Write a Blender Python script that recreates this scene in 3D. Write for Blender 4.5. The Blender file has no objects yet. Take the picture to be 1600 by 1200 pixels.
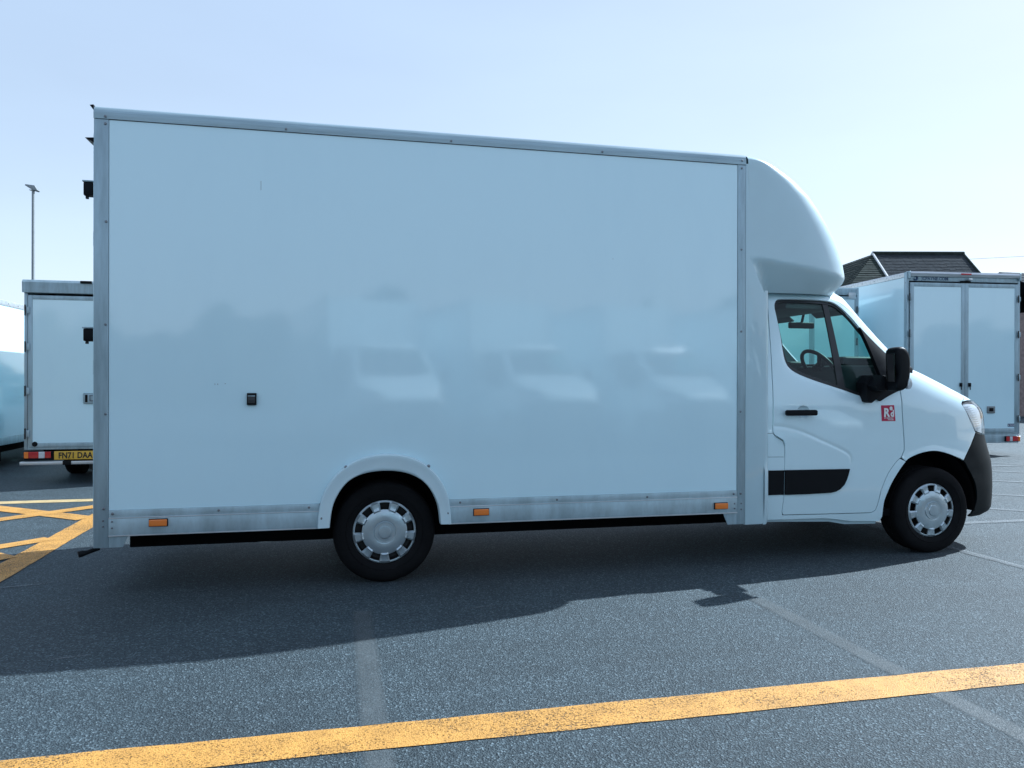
import bpy, bmesh, math, random
from math import radians as R, sin, cos, pi, exp, hypot
from mathutils import Vector, Matrix
from mathutils.geometry import delaunay_2d_cdt
import numpy as np
random.seed(7)
SC = bpy.context.scene
COL = SC.collection

# ------------------------------------------------------------------ camera, sky, sun, exposure
cam_data = bpy.data.cameras.new('camera')
cam_data.sensor_width = 36.0
cam_data.lens = 36.0 * 1200.85 / 1600
cam_data.clip_end = 2000
cam = bpy.data.objects.new('camera', cam_data)
COL.objects.link(cam)
_y, _p, _r = 0.22471, -0.002027, 0.00244
_F = Vector((sin(_y), cos(_y), 0)); _R = Vector((cos(_y), -sin(_y), 0)); _U = Vector((0, 0, 1))
_F2 = _F * cos(_p) + _U * sin(_p); _U2 = _U * cos(_p) - _F * sin(_p)
_R3 = _R * cos(_r) + _U2 * sin(_r); _U3 = _U2 * cos(_r) - _R * sin(_r)
m = Matrix((_R3, _U3, -_F2)).transposed().to_4x4()
m.translation = (0, -5.1784, 1.35773)
cam.matrix_world = m
SC.camera = cam

SUN_DIR = Vector((1.18, 0.40, 1.0)).normalized()
w = bpy.data.worlds.new('World'); SC.world = w
w.use_nodes = True
nt = w.node_tree
bg = nt.nodes['Background']
sky = nt.nodes.new('ShaderNodeTexSky'); sky.sky_type = 'NISHITA'
sky.sun_disc = False
sky.sun_elevation = math.asin(SUN_DIR.z)
sky.sun_rotation = math.atan2(SUN_DIR.x, SUN_DIR.y)
sky.air_density = 1.0; sky.dust_density = .7; sky.ozone_density = 1.2; sky.altitude = 50
# thin summer haze flattens the clear-sky gradient; faint uneven veils drift through it
gm = nt.nodes.new('ShaderNodeGamma'); gm.inputs['Gamma'].default_value = .40
stc = nt.nodes.new('ShaderNodeTexCoord'); smp = nt.nodes.new('ShaderNodeMapping'); smp.inputs['Scale'].default_value = (1.2, 1.2, 4.0)
sns = nt.nodes.new('ShaderNodeTexNoise'); sns.inputs['Scale'].default_value = 1.6; sns.inputs['Detail'].default_value = 5
smr = nt.nodes.new('ShaderNodeMapRange'); smr.inputs[1].default_value = .3; smr.inputs[2].default_value = .7; smr.inputs[3].default_value = .965; smr.inputs[4].default_value = 1.035
svm = nt.nodes.new('ShaderNodeVectorMath'); svm.operation = 'SCALE'
nt.links.new(stc.outputs['Generated'], smp.inputs[0]); nt.links.new(smp.outputs[0], sns.inputs['Vector']); nt.links.new(sns.outputs[0], smr.inputs[0])
nt.links.new(sky.outputs[0], gm.inputs[0]); nt.links.new(gm.outputs[0], svm.inputs[0]); nt.links.new(smr.outputs[0], svm.inputs['Scale'])
pale = nt.nodes.new('ShaderNodeVectorMath'); pale.operation = 'MULTIPLY'; pale.inputs[1].default_value = (1.24, 1.05, .96)
nt.links.new(svm.outputs[0], pale.inputs[0]); nt.links.new(pale.outputs[0], bg.inputs[0])
bg.inputs[1].default_value = 0.15
sun = bpy.data.lights.new('sun', 'SUN'); sun.energy = 2.8; sun.angle = R(0.55); sun.color = (1, .91, .83)
so = bpy.data.objects.new('sun', sun); COL.objects.link(so)
so.rotation_euler = SUN_DIR.to_track_quat('Z', 'Y').to_euler(); so.location = (10, 4, 12)
vs = SC.view_settings
vs.view_transform = 'Standard'; vs.look = 'None'; vs.gamma = 1; vs.exposure = 1.62; vs.use_curve_mapping = False
vs.use_white_balance = True; vs.white_balance_temperature = 5080; vs.white_balance_tint = -1
SC.cycles.max_bounces = 8; SC.cycles.transparent_max_bounces = 12

# ------------------------------------------------------------------ materials
def newmat(name):
    mt = bpy.data.materials.new(name); mt.use_nodes = True
    return mt, mt.node_tree, mt.node_tree.nodes['Principled BSDF']

def N(nt, typ, **kw):
    n = nt.nodes.new(typ)
    for k, v in kw.items():
        if k in n.inputs.keys(): n.inputs[k].default_value = v
        else: setattr(n, k, v)
    return n

def simple(name, col, rough=.5, metal=0, coat=0, var=.06, scale=4.0, bump=0, bscale=200, stretch=(1, 1, 1), ior=1.5):
    mt, t, b = newmat(name)
    b.inputs['Roughness'].default_value = rough; b.inputs['Metallic'].default_value = metal
    b.inputs['IOR'].default_value = ior
    b.inputs['Coat Weight'].default_value = coat; b.inputs['Coat Roughness'].default_value = .04
    tc = N(t, 'ShaderNodeTexCoord'); mp = N(t, 'ShaderNodeMapping'); mp.inputs['Scale'].default_value = stretch
    t.links.new(tc.outputs['Object'], mp.inputs[0])
    ns = N(t, 'ShaderNodeTexNoise', Scale=scale, Detail=6.0, Roughness=.6)
    t.links.new(mp.outputs[0], ns.inputs['Vector'])
    rp = N(t, 'ShaderNodeValToRGB')
    rp.color_ramp.elements[0].position = .3; rp.color_ramp.elements[1].position = .7
    rp.color_ramp.elements[0].color = tuple(max(0, c * (1 - var)) for c in col) + (1,)
    rp.color_ramp.elements[1].color = tuple(min(1, c * (1 + var)) for c in col) + (1,)
    t.links.new(ns.outputs[0], rp.inputs[0]); t.links.new(rp.outputs[0], b.inputs['Base Color'])
    if bump:
        n2 = N(t, 'ShaderNodeTexNoise', Scale=bscale, Detail=3.0)
        t.links.new(mp.outputs[0], n2.inputs['Vector'])
        bp = N(t, 'ShaderNodeBump', Strength=bump, Distance=.002)
        t.links.new(n2.outputs[0], bp.inputs['Height']); t.links.new(bp.outputs[0], b.inputs['Normal'])
    return mt

M = {}
M['paint'] = simple('white_van_paint', (.68, .83, .88), .32, coat=1, var=.012, scale=1.2, bump=.05, bscale=3)
def panel_mat():
    mt, t, b = newmat('glossy_white_laminate')
    b.inputs['Roughness'].default_value = .3; b.inputs['Coat Weight'].default_value = 1.0; b.inputs['Coat Roughness'].default_value = .055
    b.inputs['Coat IOR'].default_value = 1.62
    tc = N(t, 'ShaderNodeTexCoord')
    n1 = N(t, 'ShaderNodeTexNoise', Scale=.9, Detail=2.0); t.links.new(tc.outputs['Object'], n1.inputs['Vector'])
    n2 = N(t, 'ShaderNodeTexNoise', Scale=26.0, Detail=4.0); t.links.new(tc.outputs['Object'], n2.inputs['Vector'])
    ad = N(t, 'ShaderNodeMath', operation='MULTIPLY_ADD'); ad.inputs[1].default_value = .006
    t.links.new(n2.outputs[0], ad.inputs[0]); t.links.new(n1.outputs[0], ad.inputs[2])
    bp = N(t, 'ShaderNodeBump', Strength=.3, Distance=.010); t.links.new(ad.outputs[0], bp.inputs['Height'])
    t.links.new(bp.outputs[0], b.inputs['Normal']); t.links.new(bp.outputs[0], b.inputs['Coat Normal'])
    # faint grime: vertical runs and a little road dirt low down
    mp = N(t, 'ShaderNodeMapping'); mp.inputs['Scale'].default_value = (3, 1, 1)
    t.links.new(tc.outputs['Object'], mp.inputs[0])
    n3 = N(t, 'ShaderNodeTexNoise', Scale=1.0, Detail=8.0, Roughness=.65); t.links.new(mp.outputs[0], n3.inputs['Vector'])
    rp = N(t, 'ShaderNodeValToRGB'); rp.color_ramp.elements[0].position = .28; rp.color_ramp.elements[1].position = .52
    rp.color_ramp.elements[0].color = (.655, .840, .915, 1); rp.color_ramp.elements[1].color = (.675, .860, .930, 1)
    t.links.new(n3.outputs[0], rp.inputs[0]); t.links.new(rp.outputs[0], b.inputs['Base Color'])
    return mt
M['panel'] = panel_mat()
def alu_mat(name, col, rough, stretch, metal=.85):
    mt, t, b = newmat(name)
    b.inputs['Metallic'].default_value = metal
    tc = N(t, 'ShaderNodeTexCoord'); mp = N(t, 'ShaderNodeMapping'); mp.inputs['Scale'].default_value = stretch
    t.links.new(tc.outputs['Object'], mp.inputs[0])
    ns = N(t, 'ShaderNodeTexNoise', Scale=2.0, Detail=9.0, Roughness=.7); t.links.new(mp.outputs[0], ns.inputs['Vector'])
    rp = N(t, 'ShaderNodeValToRGB'); rp.color_ramp.elements[0].position = .3; rp.color_ramp.elements[1].position = .72
    rp.color_ramp.elements[0].color = tuple(c * .74 for c in col) + (1,); rp.color_ramp.elements[1].color = tuple(min(1, c * 1.25) for c in col) + (1,)
    t.links.new(ns.outputs[0], rp.inputs[0]); t.links.new(rp.outputs[0], b.inputs['Base Color'])
    mr = N(t, 'ShaderNodeMapRange'); mr.inputs[3].default_value = rough - .1; mr.inputs[4].default_value = rough + .14
    t.links.new(ns.outputs[0], mr.inputs[0]); t.links.new(mr.outputs[0], b.inputs['Roughness'])
    bp = N(t, 'ShaderNodeBump', Strength=.12, Distance=.002); t.links.new(ns.outputs[0], bp.inputs['Height']); t.links.new(bp.outputs[0], b.inputs['Normal'])
    return mt
M['alu'] = alu_mat('weathered_aluminium', (.36, .45, .50), .42, (6, 9, .8), .5)
M['alu_h'] = alu_mat('weathered_aluminium_rail', (.45, .55, .60), .42, (3, 9, 1.0), .5)
M['alu_rail'] = alu_mat('dull_aluminium_rail', (.36, .45, .50), .42, (.6, 9, 14), .4)
M['alu_cap'] = alu_mat('brushed_aluminium_capping', (.62, .64, .66), .38, (.8, 12, 12))
M['white_trim'] = simple('white_plastic_trim', (.62, .75, .80), .38, var=.03, coat=.3)
M['fair'] = simple('white_glassfibre', (.50, .635, .69), .34, coat=.7, var=.025, scale=2.5, bump=.12, bscale=2.2)
M['black'] = simple('black_textured_plastic', (.006, .007, .009), .5, bump=.15, bscale=500)
M['black_soft'] = simple('black_dull_plastic', (.003, .006, .008), .6, bump=.12, bscale=350)
M['rubber'] = simple('tyre_rubber', (.008, .008, .009), .8, var=.25, scale=9, bump=.3, bscale=160)
M['seal'] = simple('black_rubber_seal', (.012, .013, .015), .35)
M['silver'] = simple('silver_hubcap_paint', (.50, .57, .61), .30, metal=.65, var=.06, scale=12)
M['steel_dark'] = simple('dark_wheel_steel', (.03, .03, .032), .5, metal=.4)
M['under'] = simple('underbody_black', (.005, .005, .006), .95)
M['under_grey'] = simple('grimy_underbody_grey', (.04, .041, .043), .7, var=.3)
M['screw'] = simple('steel_screw', (.22, .23, .25), .35, metal=.8)
M['amber'] = simple('amber_lens', (.75, .20, .02), .2, coat=.6, var=.05)
M['red'] = simple('red_lens', (.42, .015, .02), .22, coat=.6, var=.1)
M['clear'] = simple('clear_lens', (.62, .64, .67), .12, metal=.35, coat=1, var=.1, scale=30)
M['chrome'] = simple('headlight_reflector', (.60, .62, .65), .35, metal=.25, var=.12, scale=18)
M['sticker'] = simple('crimson_sticker', (.42, .010, .065), .4, var=.03)
M['print_white'] = simple('white_print', (.82, .82, .82), .4, var=.02)
M['print_blue'] = simple('blue_print', (.02, .05, .13), .4, var=.05)
M['print_black'] = simple('black_print', (.012, .012, .012), .5, var=.05)
M['plate'] = simple('yellow_plate', (.62, .38, .035), .4, var=.05)
M['fabric'] = simple('dark_seat_fabric', (.03, .032, .036), .9, var=.3, scale=40)
M['lining'] = simple('grey_headlining', (.11, .115, .12), .85)
M['dash'] = simple('dark_dashboard', (.035, .038, .042), .55, bump=.2, bscale=300)
def glass_mat(name, tint, refl=1.0):
    mt, t, b = newmat(name)
    t.nodes.remove(b)
    tr = N(t, 'ShaderNodeBsdfTransparent'); tr.inputs[0].default_value = tint + (1,)
    gl = N(t, 'ShaderNodeBsdfGlossy'); gl.inputs['Roughness'].default_value = .02
    lw = N(t, 'ShaderNodeLayerWeight', Blend=.5)
    pw = N(t, 'ShaderNodeMath', operation='POWER'); pw.inputs[1].default_value = 5.0
    fr = N(t, 'ShaderNodeMath', operation='MULTIPLY_ADD'); fr.inputs[1].default_value = .92; fr.inputs[2].default_value = .06 * refl
    t.links.new(lw.outputs['Facing'], pw.inputs[0]); t.links.new(pw.outputs[0], fr.inputs[0])
    mx = N(t, 'ShaderNodeMixShader')
    t.links.new(fr.outputs[0], mx.inputs[0]); t.links.new(tr.outputs[0], mx.inputs[1]); t.links.new(gl.outputs[0], mx.inputs[2])
    t.links.new(mx.outputs[0], t.nodes['Material Output'].inputs[0])
    return mt
M['glass'] = glass_mat('tinted_window_glass', (.74, .96, .89), .6)
M['lens_clear'] = glass_mat('clear_headlight_lens', (.9, .93, .95))
M['mirror_glass'] = simple('mirror_glass', (.3, .3, .3), .05, metal=1, var=0)

def asphalt_mat():
    mt, t, b = newmat('asphalt')
    tc = N(t, 'ShaderNodeTexCoord')
    v = N(t, 'ShaderNodeTexVoronoi', Scale=135.0); t.links.new(tc.outputs['Object'], v.inputs['Vector'])
    n1 = N(t, 'ShaderNodeTexNoise', Scale=140.0, Detail=8.0, Roughness=.75); t.links.new(tc.outputs['Object'], n1.inputs['Vector'])
    n2 = N(t, 'ShaderNodeTexNoise', Scale=.55, Detail=7.0, Roughness=.6); t.links.new(tc.outputs['Object'], n2.inputs['Vector'])
    mpx = N(t, 'ShaderNodeMapping'); mpx.inputs['Scale'].default_value = (.5, 3.2, 1); mpx.inputs['Rotation'].default_value = (0, 0, .12)
    t.links.new(tc.outputs['Object'], mpx.inputs[0])
    n4 = N(t, 'ShaderNodeTexNoise', Scale=1.5, Detail=7.0, Roughness=.65); t.links.new(mpx.outputs[0], n4.inputs['Vector'])
    bw = N(t, 'ShaderNodeSeparateColor'); t.links.new(v.outputs['Color'], bw.inputs[0])
    r1 = N(t, 'ShaderNodeValToRGB'); e = r1.color_ramp.elements
    e[0].position = 0; e[0].color = (.013, .024, .032, 1); e[1].position = 1; e[1].color = (.15, .19, .215, 1)
    x = e.new(.55); x.color = (.035, .051, .062, 1); x2 = e.new(.86); x2.color = (.058, .081, .095, 1)
    t.links.new(bw.outputs[0], r1.inputs[0])
    r2 = N(t, 'ShaderNodeMapRange'); r2.inputs[1].default_value = .3; r2.inputs[2].default_value = .7; r2.inputs[3].default_value = .78; r2.inputs[4].default_value = 1.18
    t.links.new(n2.outputs[0], r2.inputs[0])
    r3 = N(t, 'ShaderNodeMapRange'); r3.inputs[1].default_value = .3; r3.inputs[2].default_value = .75; r3.inputs[3].default_value = .88; r3.inputs[4].default_value = 1.15
    t.links.new(n4.outputs[0], r3.inputs[0])
    m1 = N(t, 'ShaderNodeMath', operation='MULTIPLY'); t.links.new(r2.outputs[0], m1.inputs[0]); t.links.new(r3.outputs[0], m1.inputs[1])
    vm = N(t, 'ShaderNodeVectorMath', operation='SCALE'); t.links.new(r1.outputs[0], vm.inputs[0]); t.links.new(m1.outputs[0], vm.inputs['Scale'])
    t.links.new(vm.outputs[0], b.inputs['Base Color'])
    b.inputs['Roughness'].default_value = .72
    ad = N(t, 'ShaderNodeMath', operation='MULTIPLY_ADD'); ad.inputs[1].default_value = .8
    t.links.new(n1.outputs[0], ad.inputs[0]); t.links.new(v.outputs['Distance'], ad.inputs[2])
    bp = N(t, 'ShaderNodeBump', Strength=1.0, Distance=.0065); t.links.new(ad.outputs[0], bp.inputs['Height']); t.links.new(bp.outputs[0], b.inputs['Normal'])
    return mt
M['asphalt'] = asphalt_mat()

def road_paint(name, col, cover, edge=.0, soft=.06, stone=120.0):
    """worn paint over asphalt: alpha holes where the stones show through"""
    mt, t, b = newmat(name)
    tc = N(t, 'ShaderNodeTexCoord')
    v = N(t, 'ShaderNodeTexVoronoi', Scale=150.0); t.links.new(tc.outputs['Object'], v.inputs['Vector'])
    n1 = N(t, 'ShaderNodeTexNoise', Scale=stone, Detail=6.0, Roughness=.7); t.links.new(tc.outputs['Object'], n1.inputs['Vector'])
    n2 = N(t, 'ShaderNodeTexNoise', Scale=1.6, Detail=6.0, Roughness=.65); t.links.new(tc.outputs['Object'], n2.inputs['Vector'])
    a = N(t, 'ShaderNodeMath', operation='MULTIPLY_ADD'); a.inputs[1].default_value = .36
    t.links.new(n2.outputs[0], a.inputs[0]); t.links.new(n1.outputs[0], a.inputs[2])
    mr = N(t, 'ShaderNodeMapRange'); mr.inputs[1].default_value = .68 - cover - soft; mr.inputs[2].default_value = .68 - cover + soft
    t.links.new(a.outputs[0], mr.inputs[0]); t.links.new(mr.outputs[0], b.inputs['Alpha'])
    rp = N(t, 'ShaderNodeValToRGB'); rp.color_ramp.elements[0].position = .3; rp.color_ramp.elements[1].position = .75
    rp.color_ramp.elements[0].color = tuple(c * .8 for c in col) + (1,); rp.color_ramp.elements[1].color = tuple(min(1, c * 1.12) for c in col) + (1,)
    n3 = N(t, 'ShaderNodeTexNoise', Scale=9.0, Detail=6.0); t.links.new(tc.outputs['Object'], n3.inputs['Vector'])
    t.links.new(n3.outputs[0], rp.inputs[0]); t.links.new(rp.outputs[0], b.inputs['Base Color'])
    b.inputs['Roughness'].default_value = .6
    bp = N(t, 'ShaderNodeBump', Strength=.6, Distance=.004); t.links.new(v.outputs['Distance'], bp.inputs['Height']); t.links.new(bp.outputs[0], b.inputs['Normal'])
    return mt
M['yellow'] = road_paint('worn_yellow_road_paint', (.58, .30, .060), .075, soft=.075, stone=125.0)
M['yellow_pale'] = road_paint('faded_yellow_road_paint', (.54, .40, .19), .13)
M['white_line'] = road_paint('worn_white_road_paint', (.17, .19, .205), -.01, soft=.20)
M['ghost'] = road_paint('ghost_of_scraped_line', (.125, .142, .15), .01, soft=.30)
_t = M['ghost'].node_tree; _b = _t.nodes['Principled BSDF']; _l = _b.inputs['Alpha'].links[0].from_socket   # scrubbed thin towards both edges
_tc = N(_t, 'ShaderNodeTexCoord'); _sx = N(_t, 'ShaderNodeSeparateXYZ'); _t.links.new(_tc.outputs['Generated'], _sx.inputs[0])
_pp = N(_t, 'ShaderNodeMath', operation='PINGPONG'); _pp.inputs[1].default_value = .5; _t.links.new(_sx.outputs[0], _pp.inputs[0])
_mr = N(_t, 'ShaderNodeMapRange'); _mr.inputs[1].default_value = .04; _mr.inputs[2].default_value = .26; _t.links.new(_pp.outputs[0], _mr.inputs[0])
_mm = N(_t, 'ShaderNodeMath', operation='MULTIPLY'); _t.links.new(_l, _mm.inputs[0]); _t.links.new(_mr.outputs[0], _mm.inputs[1]); _t.links.new(_mm.outputs[0], _b.inputs['Alpha'])
M['tile'] = simple('slate_roof_tiles', (.045, .052, .060), .95, var=.3, scale=7)
M['tile_dark'] = simple('shaded_roof_tiles', (.035, .045, .04), .9, var=.4, scale=5)  # the left slopes' shade is put into this tile colour; ridge tiles share it
M['brickwall'] = simple('grey_brown_brick', (.26, .2, .185), .9, var=.25, scale=8)
M['verge'] = simple('white_painted_timber', (.7, .7, .7), .5)
M['galv'] = simple('galvanised_steel', (.25, .27, .28), .5, metal=.6, var=.1)
M['leaf'] = simple('hedge_foliage', (.05, .08, .035), .8, var=.5, scale=14)
for k_ in ('tile', 'tile_dark', 'under', 'rubber', 'leaf'): M[k_].node_tree.nodes['Principled BSDF'].inputs['Specular IOR Level'].default_value = .12
for k_ in ('black', 'black_soft', 'dash'): M[k_].node_tree.nodes['Principled BSDF'].inputs['Specular IOR Level'].default_value = .12
M['pane'] = simple('dark_window_pane', (.03, .035, .04), .08)

# ------------------------------------------------------------------ mesh helpers
def link(name, me, mat, parent=None, loc=None):
    o = bpy.data.objects.new(name, me)
    if mat: me.materials.append(mat)
    COL.objects.link(o)
    if parent:
        o.parent = parent
    if loc: o.location = loc
    return o

def sharp(me, ang=35):
    for p in me.polygons: p.use_smooth = True
    me.set_sharp_from_angle(angle=R(ang))

def from_bm(name, bm, mat, parent=None, ang=35):
    me = bpy.data.meshes.new(name)
    bmesh.ops.recalc_face_normals(bm, faces=bm.faces)
    bm.to_mesh(me); bm.free(); sharp(me, ang)
    return link(name, me, mat, parent)

def add_box(bm, x0, x1, y0, y1, z0, z1, bev=0, seg=2, mtx=None):
    vs_ = [bm.verts.new((x, y, z)) for x in (x0, x1) for y in (y0, y1) for z in (z0, z1)]
    f = [(0, 1, 3, 2), (4, 6, 7, 5), (0, 4, 5, 1), (2, 3, 7, 6), (0, 2, 6, 4), (1, 5, 7, 3)]
    fs = [bm.faces.new([vs_[i] for i in q]) for q in f]
    if bev:
        r = bmesh.ops.bevel(bm, geom=list({e for q in fs for e in q.edges}), offset=bev, segments=seg, profile=.6, affect='EDGES')
        vs_ = list({v for q in r['faces'] for v in q.verts} | {v for v in vs_ if v.is_valid})
    if mtx is not None:
        bmesh.ops.transform(bm, matrix=mtx, verts=[v for v in vs_ if v.is_valid])

def box(name, mat, parent, x0, x1, y0, y1, z0, z1, bev=.003, seg=2, mtx=None):
    bm = bmesh.new(); add_box(bm, x0, x1, y0, y1, z0, z1, bev, seg)
    if mtx is not None: bmesh.ops.transform(bm, matrix=mtx, verts=bm.verts)
    return from_bm(name, bm, mat, parent)

def prism(name, mat, parent, poly, a0, a1, axis=1, bev=0, seg=2, add=None):
    """polygon extruded along an axis (poly gives the other two coordinates in order)"""
    bm = add or bmesh.new()
    def mk(p, a):
        return (a, p[0], p[1]) if axis == 0 else (p[0], a, p[1]) if axis == 1 else (p[0], p[1], a)
    A = [bm.verts.new(mk(p, a0)) for p in poly]; B = [bm.verts.new(mk(p, a1)) for p in poly]
    n = len(poly); fs = [bm.faces.new(A), bm.faces.new(B)]
    for i in range(n): fs.append(bm.faces.new((A[i], A[(i + 1) % n], B[(i + 1) % n], B[i])))
    if bev:
        es = set(fs[0].edges) | set(fs[1].edges)
        bmesh.ops.bevel(bm, geom=list(es), offset=bev, segments=seg, profile=.6, affect='EDGES', clamp_overlap=True)
    if add: return
    return from_bm(name, bm, mat, parent)

def lathe(name, mat, parent, prof, centre, seg=48, axis=1, ang=30, add=None):
    """prof = [(radius, offset along axis)]"""
    bm = add or bmesh.new(); rings = []
    for r, a in prof:
        ring = []
        for k in range(seg):
            t_ = 2 * pi * k / seg; u, v = r * cos(t_), r * sin(t_)
            p = (a, u, v) if axis == 0 else (u, a, v) if axis == 1 else (u, v, a)
            ring.append(bm.verts.new(Vector(p) + Vector(centre)))
        rings.append(ring)
    for i in range(len(rings) - 1):
        for k in range(seg):
            k2 = (k + 1) % seg
            bm.faces.new((rings[i][k], rings[i][k2], rings[i + 1][k2], rings[i + 1][k]))
    if prof[0][0] < .02: bm.faces.new(rings[0])
    if prof[-1][0] < .02: bm.faces.new(rings[-1])
    if add: return
    return from_bm(name, bm, mat, parent, ang)

def tube(name, mat, parent, pts, r, seg=10, add=None):
    bm = add or bmesh.new(); rings = []
    pts = [Vector(p) for p in pts]
    for i, p in enumerate(pts):
        d = (pts[min(i + 1, len(pts) - 1)] - pts[max(i - 1, 0)]).normalized()
        q = d.to_track_quat('Z', 'Y'); rr = r[i] if isinstance(r, (list, tuple)) else r
        rings.append([bm.verts.new(p + q @ Vector((rr * cos(2 * pi * k / seg), rr * sin(2 * pi * k / seg), 0))) for k in range(seg)])
    for i in range(len(rings) - 1):
        for k in range(seg):
            bm.faces.new((rings[i][k], rings[i][(k + 1) % seg], rings[i + 1][(k + 1) % seg], rings[i + 1][k]))
    bm.faces.new(rings[0]); bm.faces.new(rings[-1])
    if add: return
    return from_bm(name, bm, mat, parent)

def text(name, body, size, mtx, mat, parent, bold=0.0, sx=1.0, depth=.0006, align='CENTER', space=1.0):
    cu = bpy.data.curves.new(name, 'FONT'); cu.body = body; cu.size = size; cu.offset = bold; cu.extrude = depth
    cu.align_x = align; cu.align_y = 'BOTTOM_BASELINE'; cu.space_character = space; cu.resolution_u = 3
    to = bpy.data.objects.new(name + '_tmp', cu); COL.objects.link(to)
    dg = bpy.context.evaluated_depsgraph_get(); dg.update()
    me = bpy.data.meshes.new_from_object(to.evaluated_get(dg)); me.materials.clear()
    bpy.data.objects.remove(to); bpy.data.curves.remove(cu)
    me.transform(mtx @ Matrix.Diagonal((sx, 1, 1, 1)))
    me.name = name
    return link(name, me, mat, parent)

def empty(name, loc, label, cat, group=None, rotz=0):
    o = bpy.data.objects.new(name, None); COL.objects.link(o); o.location = loc; o.rotation_euler = (0, 0, rotz)
    o.empty_display_size = .3
    o['label'] = label; o['category'] = cat
    if group: o['group'] = group
    return o

def lab(o, s): o['label'] = s; return o

def catmull(pts, n=6, closed=False):
    out = []; P_ = [Vector(p) for p in pts]; L = len(P_)
    rng = range(L if closed else L - 1)
    for i in rng:
        if closed: a, b, c, d = P_[(i - 1) % L], P_[i], P_[(i + 1) % L], P_[(i + 2) % L]
        else: a, b, c, d = P_[max(i - 1, 0)], P_[i], P_[i + 1], P_[min(i + 2, L - 1)]
        for k in range(n):
            t_ = k / n
            out.append(tuple(.5 * ((2 * b) + (-a + c) * t_ + (2 * a - 5 * b + 4 * c - d) * t_ ** 2 + (-a + 3 * b - 3 * c + d) * t_ ** 3)))
    if not closed: out.append(tuple(P_[-1]))
    return out

# ------------------------------------------------------------------ the ground
def sheet(name, mat, poly, z, kind='structure', parent=None):
    bm = bmesh.new(); bm.faces.new([bm.verts.new((x, y, z)) for x, y in poly])
    me = bpy.data.meshes.new(name); bmesh.ops.recalc_face_normals(bm, faces=bm.faces)
    if bm.faces[:][0].normal.z < 0: bmesh.ops.reverse_faces(bm, faces=bm.faces)
    bm.to_mesh(me); bm.free()
    o = link(name, me, mat, parent)
    if kind: o['kind'] = kind
    return o
sheet('asphalt_ground', M['asphalt'], [(-300, -300), (300, -300), (300, 300), (-300, 300)], 0)

def wob(p0, p1, hw, n=60, amp=.004):
    """a hand-painted stripe between two points with slightly uneven edges"""
    a, b = Vector(p0), Vector(p1); d = (b - a).normalized(); nn = Vector((-d.y, d.x)); L = []; Rr = []
    for i in range(n + 1):
        q = a.lerp(b, i / n)
        L.append(q + nn * (hw + random.uniform(-amp, amp))); Rr.append(q - nn * (hw + random.uniform(-amp, amp)))
    return [tuple(q) for q in L] + [tuple(q) for q in reversed(Rr)]
sheet('yellow_road_line', M['yellow'], wob((-2.2, -2.205), (14, -2.205), .105, 120), .004)
sheet('yellow_road_line', M['yellow'], wob((-2.315, -2.31), (-2.315, 4.54), .112), .0055)
sheet('yellow_road_line', M['yellow_pale'], wob((-12, 4.44), (-2.428, 4.44), .10), .004)
sheet('yellow_hatch_line', M['yellow'], wob((-5.6, 5.85 - .2), (-2.40, 3.15), .11), .0070)
sheet('yellow_hatch_line', M['yellow'], wob((-4.6, 1.85), (-2.1, 4.35), .10), .0085)
sheet('yellow_hatch_line', M['yellow'], wob((-4.4, .15), (-2.40, 2.15), .09), .0070)
sheet('yellow_hatch_line', M['yellow'], wob((-5.2, 3.95), (-2.45, 1.35), .10), .0100)
sheet('yellow_hatch_line', M['yellow'], wob((-6.0, 2.4), (-2.43, -1.1), .10), .0115)
# old white bay lines, mostly scrubbed out
sheet('faded_bay_line', M['ghost'], wob((.15, -.55), (.15, -2.095), .065, amp=.010), .003)
sheet('faded_bay_line', M['ghost'], wob((.15, -2.315), (.15, -4.5), .065, amp=.010), .003)
sheet('faded_bay_line', M['ghost'], wob((2.57, -.80), (2.58, -2.095), .062, amp=.010), .003)
sheet('faded_bay_line', M['ghost'], wob((2.58, -2.315), (2.58, -4.5), .062, amp=.010), .003)
sheet('white_bay_line', M['white_line'], wob((4.93, 1.8), (4.95, -4.2), .042, amp=.006), .006)
sheet('white_bay_line', M['white_line'], wob((5.3, 1.10), (9.4, 1.10), .045, amp=.006), .0065)
for k, (ax, ay) in enumerate([(6.98, 1.70), (7.95, 2.57), (9.05, 3.66), (10.05, 4.62), (11.1, 5.6)]):
    d_ = Vector((.78, -.62)).normalized(); c_ = Vector((ax, ay))
    sheet('white_bay_line', M['white_line'], wob(tuple(c_ - d_ * 1.1), tuple(c_ + d_ * 3.2), .045, amp=.006), .007 + .0005 * k)
sheet('white_bay_line', M['white_line'], wob((10.2, 5.32), (16, 5.5), .05), .010)
sheet('white_bay_line', M['white_line'], wob((12.0, 9.3), (24, 9.2), .05), .010)

for k, (x, y, a, L_, w_) in enumerate(((-1.28, -1.02, .15, .10, .012), (.86, -.62, .2, .11, .014), (.72, -.50, .6, .03, .008), (.66, -.48, 1.2, .012, .010), (-.9, .1, .1, .16, .010), (-2.05, .5, .3, .25, .02))):
    pts = [(x + L_ * cos(t_) * cos(a) - w_ * sin(t_) * sin(a) * random.uniform(.4, 1.3), y + L_ * cos(t_) * sin(a) + w_ * sin(t_) * cos(a) * random.uniform(.4, 1.3)) for t_ in [2 * pi * i / 18 for i in range(18)]]
    sheet('scuff_mark', M['white_line'], pts, .0035)
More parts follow.
